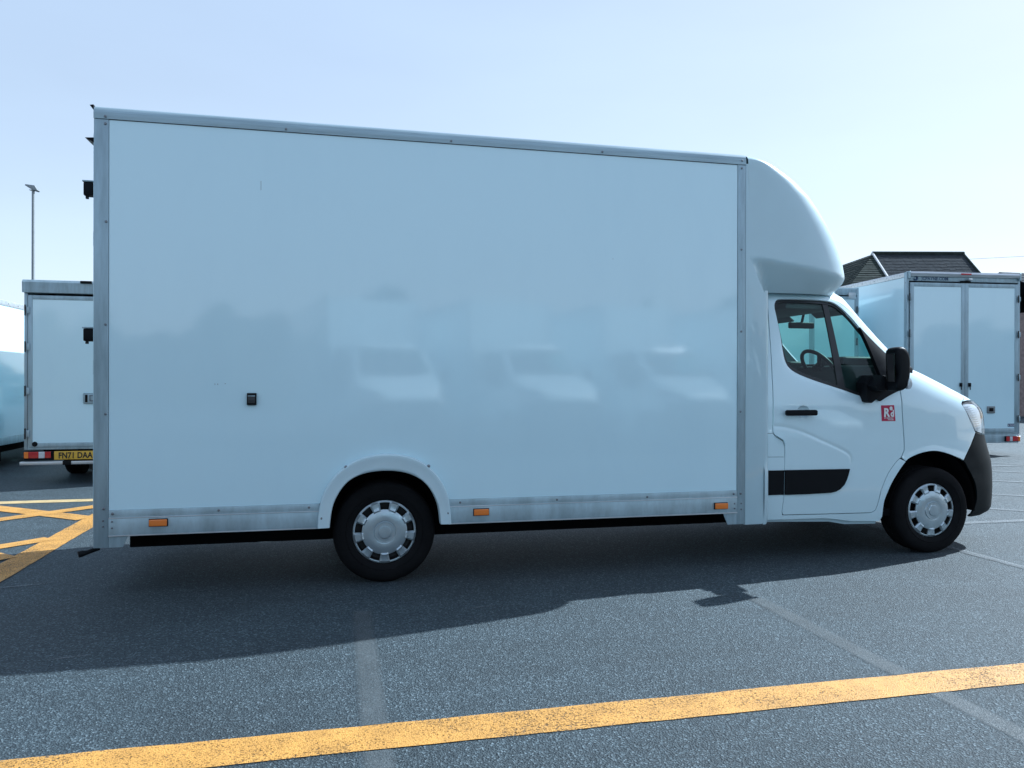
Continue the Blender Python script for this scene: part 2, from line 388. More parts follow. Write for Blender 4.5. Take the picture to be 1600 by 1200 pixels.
# ------------------------------------------------------------------ cab surface: (s, z) -> point
YC = .96; XC = 3.3; SMAX = XC + 1.5 * pi / 2
CYS = ([.2, .32, .5, .9, 1.2, 1.3, 1.5, 1.8, 2.0, 2.06, 2.10, 2.14], [.085, .06, .04, .03, .04, .05, .085, .145, .185, .215, .30, .42])
CN = ([.3, 1.2, 1.6, 2.1], [5, 4.5, 5.5, 5.5])
XN = ([0.24, 0.26, 0.28, 0.3, 0.33, 0.4, 0.5, 0.6, 0.7, 0.8, 0.85, 0.9, 0.95, 1.0, 1.1, 1.15, 1.18, 1.2, 1.22, 1.25, 1.28, 1.31, 1.34, 1.37, 1.4, 1.43, 1.46, 1.49, 1.52, 1.55, 1.6, 1.65, 1.7, 1.8, 1.9, 2.0, 2.05, 2.14],
      [5.437, 5.47, 5.528, 5.552, 5.553, 5.558, 5.557, 5.555, 5.546, 5.515, 5.498, 5.483, 5.478, 5.481, 5.475, 5.454, 5.417, 5.387, 5.356, 5.285, 5.209, 5.133, 5.064, 4.99, 4.915, 4.842, 4.76, 4.672, 4.633, 4.593, 4.527, 4.469, 4.416, 4.316, 4.218, 4.127, 4.088, 4.048])
# smooth the tables a little so the metal has no facets
_zz = np.arange(.18, 2.2, .005)
def _sm(tab, wd):
    v = np.interp(_zz, *tab); k = np.hanning(wd); k /= k.sum()
    vp = np.pad(v, wd // 2, mode='edge'); return np.convolve(vp, k, 'valid')[:len(_zz)]
TXN, TYS, TN = _sm(XN, 11), _sm(CYS, 19), _sm(CN, 31)
def base_pt(s, z):
    xn = float(np.interp(z, _zz, TXN)); ys = float(np.interp(z, _zz, TYS)); n = float(np.interp(z, _zz, TN))
    if s <= XC: return Vector((s, ys, z))
    ph = min((s - XC) / 1.5, pi / 2); a, b = xn - XC, YC - ys
    c, sn = max(cos(ph), 1e-9), sin(ph)
    r = ((c / b) ** n + (sn / a) ** n) ** (-1 / n)
    return Vector((XC + r * sn, YC - r * c, z))
def base_nrm(s, z):
    e = .004; s0 = min(s, SMAX - e)
    a = base_pt(s0 + e, z) - base_pt(s0 - e, z); b = base_pt(s0, z + e) - base_pt(s0, z - e)
    v = a.cross(b)
    return v.normalized() if v.length > 0 else Vector((0, -1, 0))

WIN = catmull([(3.315, 1.94), (3.325, 1.975), (3.368, 2.002), (3.464, 2.014), (3.858, 2.017), (4.148, 2.010), (4.275, 1.982), (4.401, 1.893), (4.475, 1.79), (4.512, 1.70), (4.50, 1.5),
               (4.44, 1.28), (4.371, 1.256), (4.266, 1.263), (4.131, 1.302), (3.970, 1.342), (3.659, 1.41), (3.491, 1.459), (3.411, 1.518), (3.38, 1.60), (3.36, 1.72), (3.328, 1.875)], 3, True)
GROOVE = catmull([(3.15, 1.032), (3.233, 1.032), (3.351, 1.021), (3.568, .986), (3.774, .93), (3.967, .872), (4.087, .828), (4.138, .793), (4.147, .743)], 4)
ARCH = catmull([(4.469, .285), (4.460, .428), (4.484, .529), (4.525, .62), (4.596, .742), (4.651, .786), (4.716, .812), (4.779, .818), (4.839, .796), (4.886, .767), (4.930, .731),
                (4.955, .666), (4.987, .574), (5.007, .475), (5.015, .385), (5.0, .27)], 4)
def seg_d(px_, py_, poly, closed=False):
    best = 9
    n = len(poly)
    for i in range(n if closed else n - 1):
        ax, ay = poly[i]; bx_, by_ = poly[(i + 1) % n]
        dx, dy = bx_ - ax, by_ - ay; L = dx * dx + dy * dy
        t_ = 0 if L == 0 else max(0, min(1, ((px_ - ax) * dx + (py_ - ay) * dy) / L))
        d = hypot(px_ - ax - t_ * dx, py_ - ay - t_ * dy)
        if d < best: best = d
    return best
def disp(s, z):
    h = 0
    if z < 1.1 and s < 4.25:
        d = seg_d(s, z, GROOVE); h -= .006 * exp(-(d / .011) ** 2)
    if 3.2 < s < 4.7 and 1.1 < z:
        d = seg_d(s, z, WIN, True); h -= .02 * exp(-d / .035) * max(0, min(1, (1.75 - z) / .25))
    if 4.3 < s < 5.2 and z < .95:
        d = seg_d(s, z, ARCH); h += .007 * sstep(.05, .0, d) if False else .007 * (1 - min(1, d / .045)) ** .7
    e = ((s - 3.575) / .085) ** 2 + ((z - 1.137) / .052) ** 2
    if e < 1: h -= .022 * (1 - e) ** .6
    return h
def inside(x, y, poly):
    c = False; n = len(poly); j = n - 1
    for i in range(n):
        xi, yi = poly[i]; xj, yj = poly[j]
        if (yi > y) != (yj > y) and x < (xj - xi) * (y - yi) / (yj - yi) + xi: c = not c
        j = i
    return c
def resample(poly, step):
    out = []; n = len(poly)
    for i in range(n):
        a, b = Vector(poly[i]), Vector(poly[(i + 1) % n]); L = (b - a).length
        k = max(1, int(L / step))
        for j in range(k): out.append(tuple(a.lerp(b, j / k)))
    return out
def shrink(poly, d):
    n = len(poly); area = sum(poly[i][0] * poly[(i + 1) % n][1] - poly[(i + 1) % n][0] * poly[i][1] for i in range(n))
    sg = 1 if area > 0 else -1; out = []
    for i in range(n):
        a, b, c = Vector(poly[i - 1]), Vector(poly[i]), Vector(poly[(i + 1) % n])
        e1 = (b - a); e2 = (c - b)
        if e1.length < 1e-6 or e2.length < 1e-6: out.append(tuple(b)); continue
        e1.normalize(); e2.normalize()
        nn = (Vector((-e1.y, e1.x)) + Vector((-e2.y, e2.x))) * sg
        if nn.length < .3: nn = Vector((-e1.y, e1.x)) * sg * 1.4
        nn = nn.normalized() * d / max(.5, nn.length / 2)
        q = b + nn
        out.append((q.x, q.y))
    return out
def dedupe(poly, e=.0015):
    out = []
    for p_ in poly:
        if not out or hypot(p_[0] - out[-1][0], p_[1] - out[-1][1]) > e: out.append(p_)
    if hypot(out[0][0] - out[-1][0], out[0][1] - out[-1][1]) < e: out.pop()
    return out

def cab_panel(name, mat, parent, poly, holes=(), grid=.04, gap=.0032, thick=.014, out=0.0, centre=False, far=False, extra=(), usedisp=True, lo=None):
    """a sheet-metal panel cut to a (s,z) outline and laid on the cab surface, with a real folded edge"""
    poly = dedupe(poly); o = resample(shrink(poly, gap) if not centre else poly, grid)
    o = dedupe(o, .004)
    verts = [Vector(p_) for p_ in o]; edges = [(i, (i + 1) % len(o)) for i in range(len(o))]
    for h in holes:
        k = len(verts); hp = dedupe(resample(h, grid), .004); verts += [Vector(p_) for p_ in hp]
        edges += [(k + i, k + (i + 1) % len(hp)) for i in range(len(hp))]
    xs = [p_[0] for p_ in o]; zs = [p_[1] for p_ in o]
    pts = []
    gz = grid * .75
    nx = int((max(xs) - min(xs)) / grid) + 1; nz = int((max(zs) - min(zs)) / gz) + 1
    for i in range(nx):
        for j in range(nz):
            pts.append((min(xs) + (i + .5) * grid, min(zs) + (j + .5) * gz))
    pts = [q for q in pts if inside(q[0], q[1], o) and not any(inside(q[0], q[1], h) for h in holes) and seg_d(q[0], q[1], o, True) > grid * .4 and all(seg_d(q[0], q[1], h, True) > grid * .4 for h in holes)]
    for q in extra:
        if inside(q[0], q[1], o) and not any(inside(q[0], q[1], h) for h in holes) and seg_d(q[0], q[1], o, True) > .006 and all(seg_d(q[0], q[1], h, True) > .006 for h in holes): pts.append(q)
    verts += [Vector(q) for q in pts]
    V, _, Fc, _, _, _ = delaunay_2d_cdt(verts, edges, [], 0, 1e-5)
    bm = bmesh.new(); bv = []
    for q in V:
        s, z = q; p3 = base_pt(s, z); nn = base_nrm(s, z)
        p3 = p3 + nn * ((disp(s, z) if usedisp else 0) + out)
        bv.append(bm.verts.new(p3))
    for f in Fc:
        c = sum((V[i] for i in f), Vector((0, 0))) / len(f)
        if inside(c.x, c.y, o) and not any(inside(c.x, c.y, h) for h in holes):
            try: bm.faces.new([bv[i] for i in f])
            except ValueError: pass
    for v in [v for v in bm.verts if not v.link_faces]: bm.verts.remove(v)
    if centre:
        for v in bm.verts:
            if abs(v.co.y - YC) < .004: v.co.y = YC
        g = bmesh.ops.duplicate(bm, geom=bm.verts[:] + bm.edges[:] + bm.faces[:])
        for v in g['geom']:
            if isinstance(v, bmesh.types.BMVert): v.co.y = 2 * YC - v.co.y
        bmesh.ops.remove_doubles(bm, verts=bm.verts, dist=.002)
    bmesh.ops.recalc_face_normals(bm, faces=bm.faces)
    sgn = sum((f.normal.y * f.calc_area() * (1 if f.calc_center_median().y > YC else -1) + f.normal.x * f.calc_area()) for f in bm.faces)
    if sgn < 0: bmesh.ops.reverse_faces(bm, faces=bm.faces)
    if thick:
        bm.normal_update()
        be = [e for e in bm.edges if len(e.link_faces) == 1]
        nmap = {v: v.normal.copy() for e in be for v in e.verts}
        r = bmesh.ops.extrude_edge_only(bm, edges=be)
        nv = {}
        for g in r['geom']:
            if isinstance(g, bmesh.types.BMVert):
                src = min(nmap, key=lambda q: (q.co - g.co).length_squared); nv[g] = nmap[src]
        for g, q in nv.items(): g.co -= q * thick
    if far:
        for v in bm.verts: v.co.y = 2 * YC - v.co.y
        bmesh.ops.reverse_faces(bm, faces=bm.faces)
    me = bpy.data.meshes.new(name); bm.to_mesh(me); bm.free(); sharp(me, 38)
    ob = link(name, me, mat, parent, loc=off(parent))
    return ob

# ------------------------------------------------------------------ THE TRUCK
W = 1.92
TRUCK = empty('box_truck', (1.9, YC, 0), 'large white box truck seen side on, with a crimson square sticker on its cab door', 'truck')
def off(parent):
    if parent is TRUCK: return -Vector(TRUCK.location)
    return Vector((0, 0, 0))
_link = link
def link(name, me, mat, parent=None, loc=None):
    return _link(name, me, mat, parent, loc if loc is not None else (off(parent) if parent else None))

ARCH_O = catmull([(-.119, .405), (-.111, .508), (-.086, .616), (-.021, .731), (.094, .826), (.21, .870), (.336, .882), (.463, .865), (.566, .820), (.653, .745), (.714, .652), (.748, .545), (.762, .400)], 4)
ARCH_I = catmull([(-.040, .405), (-.029, .505), (-.006, .585), (.044, .668), (.105, .722), (.200, .758), (.327, .769), (.450, .753), (.549, .708), (.618, .637), (.662, .55), (.679, .48), (.688, .400)], 4)
def arch_mid(f): return [(a[0] * (1 - f) + b[0] * f, a[1] * (1 - f) + b[1] * f) for a, b in zip(ARCH_O, ARCH_I)]
am = arch_mid(.6)
cut = [p_ for p_ in am if p_[1] > .563]
cut = [(cut[0][0] - .001, .5625)] + cut + [(cut[-1][0] + .001, .5625)]
ZT = 3.056
for side in (0, 1):
    Y = lambda a: a if side == 0 else W - a
    def bx(name, mat, x0, x1, y0, y1, z0, z1, bev=.003, parent=None, seg=2):
        ya, yb = sorted((Y(y0), Y(y1)))
        return box(name, mat, parent or TRUCK, x0, x1, ya, yb, z0, z1, bev, seg)
    def pz(name, mat, poly, y0, y1, bev=0, parent=None):
        return prism(name, mat, parent or TRUCK, poly, Y(y0), Y(y1), 1, bev)
    pz('side_panel', M['panel'], [(-1.369, .5625)] + cut + [(2.894, .5625), (2.894, 2.979), (-1.369, 2.972)], .004, .03)
    # cant rail with a rolled top edge, running the whole length
    prof = [(Y(-.004), 2.976), (Y(-.006), 3.000), (Y(-.004), 3.022), (Y(.006), 3.043), (Y(.022), 3.054), (Y(.05), 3.058), (Y(.05), 3.045), (Y(.03), 2.976)]
    prism('cant_rail', M['alu_rail'], TRUCK, prof, -1.456, 2.9605, 0)
    bx('rear_pillar', M['alu'], -1.456, -1.371, 0, .07, .33, 2.974, .004)
    bx('front_pillar', M['alu'], 2.896, 2.960, -.001, .05, .31, 2.974, .004)
    bx('gasket_strip', M['seal'], -1.370, 2.895, .001, .02, 2.9725, 2.978, .001)
    for x0, x1 in ((-1.3695, -.105), (.742, 2.8945)):
        bx('upper_side_rail', M['alu_h'], x0, x1, -.003, .03, .514, .5615, .003)
        bx('lower_side_rail', M['alu_h'], x0, x1, -.006, .03, .407 if x0 < 0 else .402, .512, .004)
        bx('rail_lip', M['alu_cap'], x0, x1, -.010, .01, .399 if x0 < 0 else .394, .4065 if x0 < 0 else .4015, .002)
        bx('rail_lip', M['alu_cap'], x0, x1, -.009, -.002, .510, .516, .002)
    pz('corner_plate', M['alu'], [(-1.3695, .331), (-1.288, .331), (-1.259, .398), (-1.3695, .398)], 0, .006)
    pz('corner_plate', M['alu'], [(2.821, .311), (2.8945, .311), (2.8945, .393), (2.785, .393)], 0, .006)
    # wheel arch trim: a curved moulding, thicker along its outer bead
    bm = bmesh.new(); rows = []
    for f, yy in ((0, .003), (0, -.020), (.06, -.034), (.15, -.036), (.3, -.030), (.8, -.028), (.94, -.026), (1, -.016), (1, .05)):
        rows.append([bm.verts.new((q[0], Y(yy), q[1])) for q in arch_mid(f)])
    for a, b in zip(rows, rows[1:]):
        for i in range(len(a) - 1): bm.faces.new((a[i], a[i + 1], b[i + 1], b[i]))
    for e in (0, -1): bm.faces.new([r_[e] for r_ in rows])
    at_ = from_bm('wheel_arch_trim', bm, M['white_trim'], TRUCK, 50)
    for (x, z) in ((-.098, .470), (.062, .800), (.605, .795), (.742, .475)):
        lathe('trim_screw', M['screw'], at_, [(.001, Y(-.034)), (.007, Y(-.033)), (.011, Y(-.030)), (.011, Y(-.022))], (x, 0, z), 10).location = (0, 0, 0)
    # side marker lamps
    for (x0, x1, z0, z1) in ((-1.134, -1.030, .456, .498), (.916, 1.019, .450, .492), (2.710, 2.812, .432, .474)):
        ml = bx('marker_lamp_base', M['black'], x0 - .004, x1 + .004, -.012, -.004, z0 - .004, z1 + .004, .003)
        bx('amber_lens', M['amber'], x0, x1, -.028, -.0125, z0, z1, .006, parent=ml, seg=3)
    for (x, z, r_) in [(-1.389, 2.99, 8), (-1.389, 2.947, 8), (-1.385, 2.344, 8), (-1.388, 1.709, 8), (-1.387, 1.157, 8), (-1.397, .573, 9), (-1.400, .498, 6), (-1.400, .462, 6),
                       (-1.346, .540, 9), (-1.348, .492, 6), (-1.348, .452, 6), (-.32, 2.992, 8), (.756, 2.993, 8), (1.836, 2.994, 8), (-.727, .540, 8), (-.172, .540, 8),
                       (.823, .540, 8), (1.508, .537, 8), (2.184, .536, 8), (2.867, .537, 8), (2.927, 3.004, 8), (2.927, 2.949, 8), (2.926, 2.347, 8), (2.926, 1.74, 8),
                       (2.922, 1.146, 8), (2.924, .538, 8), (2.873, .466, 6), (2.873, .430, 6), (2.930, .465, 6), (2.930, .422, 6)]:
        r0 = r_ * .001; yb = -.006 if z > 2.98 or z < .51 and abs(x - 2.873) < .02 or (z < .51 and x == -1.348) else -.003 if abs(z - .54) < .005 else -.001
        lathe('screw', M['screw'], TRUCK, [(.0008, Y(yb - .006)), (r0 * .7, Y(yb - .0055)), (r0, Y(yb - .003)), (r0, Y(yb + .002))], (x, 0, z), 10)
    # fairing panel between box and cab
    fp = [(2.963, .303), (3.10, .303)] + [(3.120, .31), (3.120, 2.03), (3.10, 2.07)] + [(2.984, 2.300), (2.984, 2.985), (2.963, 2.99)]
    pz('fairing_panel', M['fair'], fp, .002, .05, .006)
    bm = bmesh.new()   # rounded forward edge of the fairing, wrapping in to the cab
    ring = [(3.119, .0035), (3.140, .006), (3.155, .014), (3.163, .03), (3.166, .06)]
    zs_ = [.300, .32, .5, .70, .735, .8, 1.02, 1.05, 1.5, 2.0, 2.05]
    cols = []
    for z in zs_:
        bul = .010 if .36 < z < .72 else 0
        cols.append([bm.verts.new((x + (0 if z > .31 else -.01), Y(y - bul * (1 if i < 4 else 0)), z)) for i, (x, y) in enumerate(ring)])
    for a, b in zip(cols, cols[1:]):
        for i in range(len(a) - 1): bm.faces.new((a[i], a[i + 1], b[i + 1], b[i]))
    from_bm('fairing_return', bm, M['fair'], TRUCK, 40)
box('roof_sheet', M['white_trim'], TRUCK, -1.45, 2.96, .05, W - .05, 3.030, 3.056, 0)
prism('load_floor', M['under'], TRUCK, [(-1.45, .03), (-.16, .03), (-.16, .50), (.80, .50), (.80, .03), (2.95, .03), (2.95, W - .03), (.80, W - .03), (.80, W - .50), (-.16, W - .50), (-.16, W - .03), (-1.45, W - .03)], .515, .56, 2)
box('front_bulkhead', M['fair'], TRUCK, 2.93, 2.958, .05, W - .05, .35, 3.03, 0)
bd = None
for k in (0, 1):
    x0, x1 = (-1.47, -1.458)
    y0, y1 = (.06, W / 2 - .004) if k == 0 else (W / 2 + .004, W - .06)
    bd = box('rear_door', M['panel'], TRUCK, -1.475, -1.447, y0, y1, .42, 2.9, .004)
    for z in (.7, 1.4, 2.2): box('hinge', M['alu'], bd, -1.4765, -1.470, y0 + .002 if k == 0 else y1 - .05, y0 + .05 if k == 0 else y1 - .002, z, z + .09, .003)
box('rear_header', M['alu'], TRUCK, -1.462, -1.447, .06, W - .06, 2.905, 3.03, .003)
box('rear_sill', M['alu'], TRUCK, -1.462, -1.40, .06, W - .06, .33, .415, .003)
for z0, z1 in ((2.512, 2.612), (1.600, 1.695)):
    rl = box('door_retainer', M['black'], TRUCK, -1.545, -1.459, .10, .17, z0 + .01, z1 - .006, .010)
    box('retainer_arm', M['alu'], rl, -1.549, -1.476, .095, .175, z1 - .0055, z1 + .004, .003)
    box('retainer_pin', M['steel_dark'], rl, -1.538, -1.522, .125, .145, z0 - .006, z0 + .0095, .002)
for y0, y1, z in ((.05, W - .05, 2.868), (.02, W - .02, 3.062)):
    prism('rain_gutter', M['black'], TRUCK, [(-1.463, z - .03), (-1.52 if z < 3 else -1.485, z), (-1.463, z + .004)], y0, y1, 1)
box('entry_step', M['black'], TRUCK, -1.50, -1.463, .25, W - .3, .29, .318, .006)
tube('step_arm', M['black'], TRUCK, [(-1.545, .02, .292), (-1.525, .03, .296), (-1.50, .04, .300), (-1.44, .07, .318)], [.020, .020, .014, .014], 12)

# security lock on the side panel
lk = box('panel_lock', M['black'], TRUCK, -.558, -.499, -.016, .0035, 1.208, 1.286, .005)
box('lock_recess', M['under_grey'], lk, -.550, -.508, -.0185, -.0165, 1.222, 1.262, .0008)
box('lock_slot', M['alu'], lk, -.552, -.507, -.0195, -.0165, 1.264, 1.270, .0008)
box('lock_slot', M['dash'], lk, -.546, -.512, -.0200, -.0187, 1.232, 1.240, .0005)
for (x, z, dx, dz) in ((-.475, 2.62, .0009, .03), (-.69, 1.345, .004, .001), (-.752, 1.342, .0012, .004), (-.735, 1.342, .0012, .004), (1.92, 2.24, .003, .001)):
    box('scratch', M['under_grey'], TRUCK, x - dx, x + dx, .0034, .005, z - dz, z + dz, 0)

# luton dome over the cab
LXN = ([2.04, 2.06, 2.1, 2.15, 2.2, 2.3, 2.4, 2.5, 2.6, 2.7, 2.8, 2.9, 2.95, 3.0, 3.03, 3.045, 3.052], [3.95, 3.973, 3.997, 4.031, 4.04, 4.018, 3.978, 3.926, 3.86, 3.78, 3.684, 3.541, 3.44, 3.317, 3.214, 3.13, 3.05])
_lz = np.arange(2.0, 3.06, .004)
TLX = np.interp(_lz, *LXN); _k = np.hanning(17); _k /= _k.sum(); TLX = np.convolve(np.pad(TLX, 8, mode='edge'), _k, 'valid')
def sstep(a, b, x):
    t_ = max(0, min(1, (x - a) / (b - a))); return t_ * t_ * (3 - 2 * t_)
def luton_pt(ph, z):
    xn = float(np.interp(z, _lz, TLX)); x0 = 2.984
    top = max(0, z - 3.005) / .049
    ys = .007 + .05 * (1 - math.sqrt(max(0, 1 - min(1, top) ** 2.2)))
    n = 4.6
    a, b = max(.02, xn - x0), YC - ys
    c, sn = max(cos(ph), 1e-9), sin(ph)
    r = ((c / b) ** n + (sn / a) ** n) ** (-1 / n)
    x, y = x0 + r * sn, YC - r * c
    # undercut below the crease, which falls towards the nose
    zc = 2.30 - .13 * (x - 2.984)
    if z < zc:
        d = (zc - z)
        wall = 2.984 + .5 * (2.30 - z)            # the flat fairing edge behind the undercut
        f = sstep(wall - .01, wall + .09, x)
        inset = (d * .62 + .18 * d * d) * f
        k = max(.2, 1 - inset / (YC - min(y, YC - .05)) ) if y < YC - .05 else 1
        y = YC - (YC - y) * k
    return Vector((x, y, z))
def luton():
    bm = bmesh.new(); rows = []
    zs2 = [2.052, 2.06, 2.07, 2.085, 2.10, 2.12] + [2.14 + i * .02 for i in range(39)] + [2.915, 2.93, 2.945, 2.96, 2.975, 2.988, 3.0, 3.012, 3.022, 3.032, 3.040, 3.046, 3.050, 3.052]
    nph = 44
    for z in zs2:
        row = []
        for i in range(-nph, nph + 1):
            ph = pi / 2 * (1 - abs(i) / nph) ** 1.0
            p3 = luton_pt(ph, z)
            if i > 0: p3.y = 2 * YC - p3.y
            row.append(bm.verts.new(p3))
        rows.append(row)
    for a, b in zip(rows, rows[1:]):
        for i in range(len(a) - 1): bm.faces.new((a[i], a[i + 1], b[i + 1], b[i]))
    bm.faces.new(rows[-1])
    low = rows[0]; inn = [bm.verts.new((2.99 + (v.co.x - 2.99) * .8, YC + (v.co.y - YC) * .8, 2.075)) for v in low]
    for i in range(len(low) - 1): bm.faces.new((low[i], low[i + 1], inn[i + 1], inn[i]))
    return from_bm('luton_dome', bm, M['fair'], TRUCK, 50)
LUT = luton()

# -------- cab panels
DOOR_REAR = [(3.282, 2.060), (3.252, 2.015), (3.245, 1.844), (3.238, 1.644), (3.222, 1.351), (3.215, 1.157), (3.212, .984), (3.228, .964), (3.297, .925), (3.310, .90), (3.317, .87), (3.319, .696), (3.316, .512), (3.302, .379), (3.323, .355)]
DOOR_BOT = [(3.816, .350), (4.370, .345), (4.405, .362), (4.416, .40)] + catmull([(4.428, .517), (4.479, .65), (4.532, .735), (4.568, .774)], 3)
DOOR_FRONT = [(4.587, .833), (4.584, .954), (4.584, 1.151), (4.594, 1.292), (4.62, 1.48), (4.660, 1.56)]
DOOR_TOP = catmull([(4.700, 1.62), (4.66, 1.69), (4.607, 1.77), (4.520, 1.876), (4.359, 1.985), (4.191, 2.048), (4.066, 2.077), (3.801, 2.088), (3.40, 2.082), (3.31, 2.075)], 3)
DOOR = DOOR_REAR + DOOR_BOT + DOOR_FRONT + DOOR_TOP
def rows_about(poly, ds, closed=False, step=.012):
    pts = []; n = len(poly); acc = 0
    for i in range(n if closed else n - 1):
        a, b = Vector(poly[i]), Vector(poly[(i + 1) % n]); L = (b - a).length
        if L < 1e-6: continue
        t_ = (b - a) / L; nn = Vector((-t_.y, t_.x)); k = max(1, int(round(L / step)))
        for j in range(k):
            q = a.lerp(b, (j + .5) / k)
            for d in ds: pts.append((q.x + nn.x * d, q.y + nn.y * d))
    return pts
EX_DOOR = rows_about(GROOVE, (0, .008, -.008, .017, -.017, .03, -.03)) + rows_about(WIN, (-.014, -.03, -.05, .014, .03, .05), True, .02)
for i in range(24):
    for rr in (.55, .85, 1.0, 1.15): EX_DOOR.append((3.575 + .085 * rr * cos(i * pi / 12), 1.137 + .052 * rr * sin(i * pi / 12)))
EX_ARCH = rows_about(ARCH, (.012, .03, .05, .065, -.012, -.03, -.05, -.065), step=.02)
WGAP = shrink(WIN, -.001)
MIRR_BASE = [(4.455, 1.80), (4.645, 1.560), (4.70, 1.46), (4.605, 1.31), (4.50, 1.262), (4.420, 1.218), (4.371, 1.262), (4.44, 1.30), (4.475, 1.36)]
WING_TOP = catmull([(4.87, 1.50), (4.95, 1.44), (5.04, 1.36), (5.075, 1.29), (5.045, 1.245), (4.99, 1.213)], 4)
HL_LEFT = [(4.970, 1.19), (4.972, 1.168), (4.991, 1.081), (5.018, .993), (5.032, .955)]
AR = list(ARCH)
i_front = min(range(len(AR)), key=lambda i: hypot(AR[i][0] - 4.930, AR[i][1] - .731))
i_rear = min(range(len(AR)), key=lambda i: hypot(AR[i][0] - 4.590, AR[i][1] - .735))
WING = [(4.587, .833), (4.584, .954), (4.584, 1.151), (4.594, 1.292), (4.62, 1.48), (4.660, 1.54), (4.72, 1.52)] + WING_TOP + HL_LEFT + list(reversed(AR[i_rear:i_front + 1])) + [(4.568, .774)]
PILLAR_FRONT = [(4.72, 1.52), (4.90, 1.515), (4.855, 1.6), (4.80, 1.7), (4.745, 1.8), (4.685, 1.9), (4.625, 1.98), (4.60, 2.045)]
ROOF = [(3.125, 2.12), (3.125, .33), (3.168, .32), (3.24, .318)]
cab = TRUCK
for far in (False, True):
    dr = cab_panel('cab_door', M['paint'], cab, DOOR, holes=[WIN], extra=EX_DOOR + EX_ARCH, far=far)
    if not far: dr['label'] = 'white cab door with black handle and crimson square sticker'
    ws = cab_panel('window_seal', M['seal'], dr, WIN, holes=[shrink(WIN, .024)], grid=.03, gap=0, thick=.012, out=-.017, usedisp=False, far=far)
    GL = shrink(WIN, .020)
    cab_panel('side_glass', M['glass'], dr, GL, grid=.06, gap=0, thick=0, out=-.026, usedisp=False, far=far)
    cab_panel('window_divider', M['seal'], dr, [(4.095, 2.003), (4.165, 1.998), (4.128, 1.305), (4.052, 1.318)], grid=.05, gap=0, thick=.012, out=-.020, usedisp=False, far=far)
    cab_panel('front_wing', M['paint'], cab, WING, extra=EX_ARCH, far=far, grid=.03)
    cab_panel('windscreen_pillar', M['paint'], cab, PILLAR_FRONT + [(4.50, 2.055), (4.25, 2.062)] + [q for q in reversed(DOOR_TOP[:15])] + [(4.70, 1.6), (4.665, 1.55)], far=far, grid=.03)
    cab_panel('rear_quarter', M['paint'], cab, [(3.125, 2.10), (3.125, .33), (3.17, .318), (3.316, .318), (3.316, .355)] + [q for q in reversed(DOOR_REAR[:-1])] + [(3.29, 2.085), (3.20, 2.115)], far=far, holes=[[(3.163, .980), (3.209, .980), (3.232, .955), (3.293, .922), (3.312, .88), (3.3135, .797), (3.165, .799)]] if not far else [])
    if not far: cab_panel('fuel_flap', M['paint'], cab, [(3.163, .980), (3.209, .980), (3.232, .955), (3.293, .922), (3.312, .88), (3.3135, .797), (3.165, .799)], gap=.003)
    cab_panel('sill_panel', M['paint'], cab, [(3.30, .352), (3.316, .318), (3.877, .316), (4.035, .303), (4.204, .282), (4.455, .276)] + AR[1:i_rear + 1] + [q for q in reversed(DOOR_BOT[3:-1])] + [(4.405, .360), (4.37, .343), (3.816, .348), (3.33, .353)], far=far, gap=.0012, extra=EX_ARCH, grid=.03)
    cab_panel('lower_sill', M['fair'], cab, [(3.12, .325), (3.12, .296), (3.971, .277), (4.161, .250), (4.45, .244), (4.455, .29), (4.2, .30), (3.9, .33)], far=far, out=-.02, grid=.06)
    cab_panel('roof_edge', M['paint'], cab, [(3.20, 2.117), (3.29, 2.0855)] + [q for q in reversed(DOOR_TOP[14:])] + [(4.25, 2.064), (4.50, 2.057), (4.50, 2.135), (3.20, 2.135)], far=far, gap=.0015, grid=.03)
    cab_panel('rub_strip', M['black'], cab, [(3.166, .700), (3.308, .699), (3.308, .512), (3.175, .512)], out=.008, thick=.014, gap=.001, far=far, usedisp=False)
    cab_panel('rub_strip', M['black'], dr, [(3.322, .699), (4.127, .696), (4.117, .659), (4.10, .615), (4.075, .575), (4.03, .542), (3.98, .524), (3.921, .516), (3.648, .512), (3.322, .512)], out=.012, thick=.018, gap=0, far=far, usedisp=False)
    mb = cab_panel('mirror_mount', M['black'], cab, MIRR_BASE, out=.012, thick=.03, gap=0, far=far, usedisp=False, grid=.03)
    # door handle
    fy = lambda y: 2 * YC - y if far else y
    hb = prism('door_handle', M['black'], dr, [(3.302, 1.120), (3.312, 1.112), (3.553, 1.112), (3.563, 1.120), (3.563, 1.146), (3.553, 1.155), (3.312, 1.155), (3.302, 1.146)], fy(.018), fy(-.012), 1, .006)
    # headlamp
    HL = [(4.97, 1.17), (4.978, 1.198), (4.99, 1.210), (5.05, 1.216), (5.12, 1.214), (5.25, 1.17), (5.30, 1.02), (5.24, .925), (5.15, .925), (5.08, .937), (5.036, .955), (5.018, .993), (4.991, 1.081)]
    hl = cab_panel('headlight', M['seal'], cab, HL, out=-.03, thick=.0, gap=.003, far=far, usedisp=False)
    hl_in = cab_panel('reflector', M['chrome'], hl, shrink(HL, .018), out=-.02, thick=0.0, gap=0, far=far, usedisp=False, grid=.03)
    cab_panel('lens', M['lens_clear'], hl, shrink(HL, .008), out=.001, thick=.018, gap=0, far=far, usedisp=False, grid=.03)
    for k in range(11):
        z = .985 + k * .0185; s0 = 5.035 - (z - .985) * .33
        cab_panel('reflector_rib', M['clear'], hl, [(s0, z), (s0 + .06, z), (s0 + .06, z + .006), (s0, z + .006)], out=-.010, thick=.008, gap=0, far=far, usedisp=False, grid=.05)
    cab_panel('lamp_bezel', M['dash'], hl, [(5.155, 1.165), (5.19, 1.165), (5.20, 1.06), (5.165, 1.075)], out=-.006, thick=.012, gap=0, far=far, usedisp=False, grid=.05)
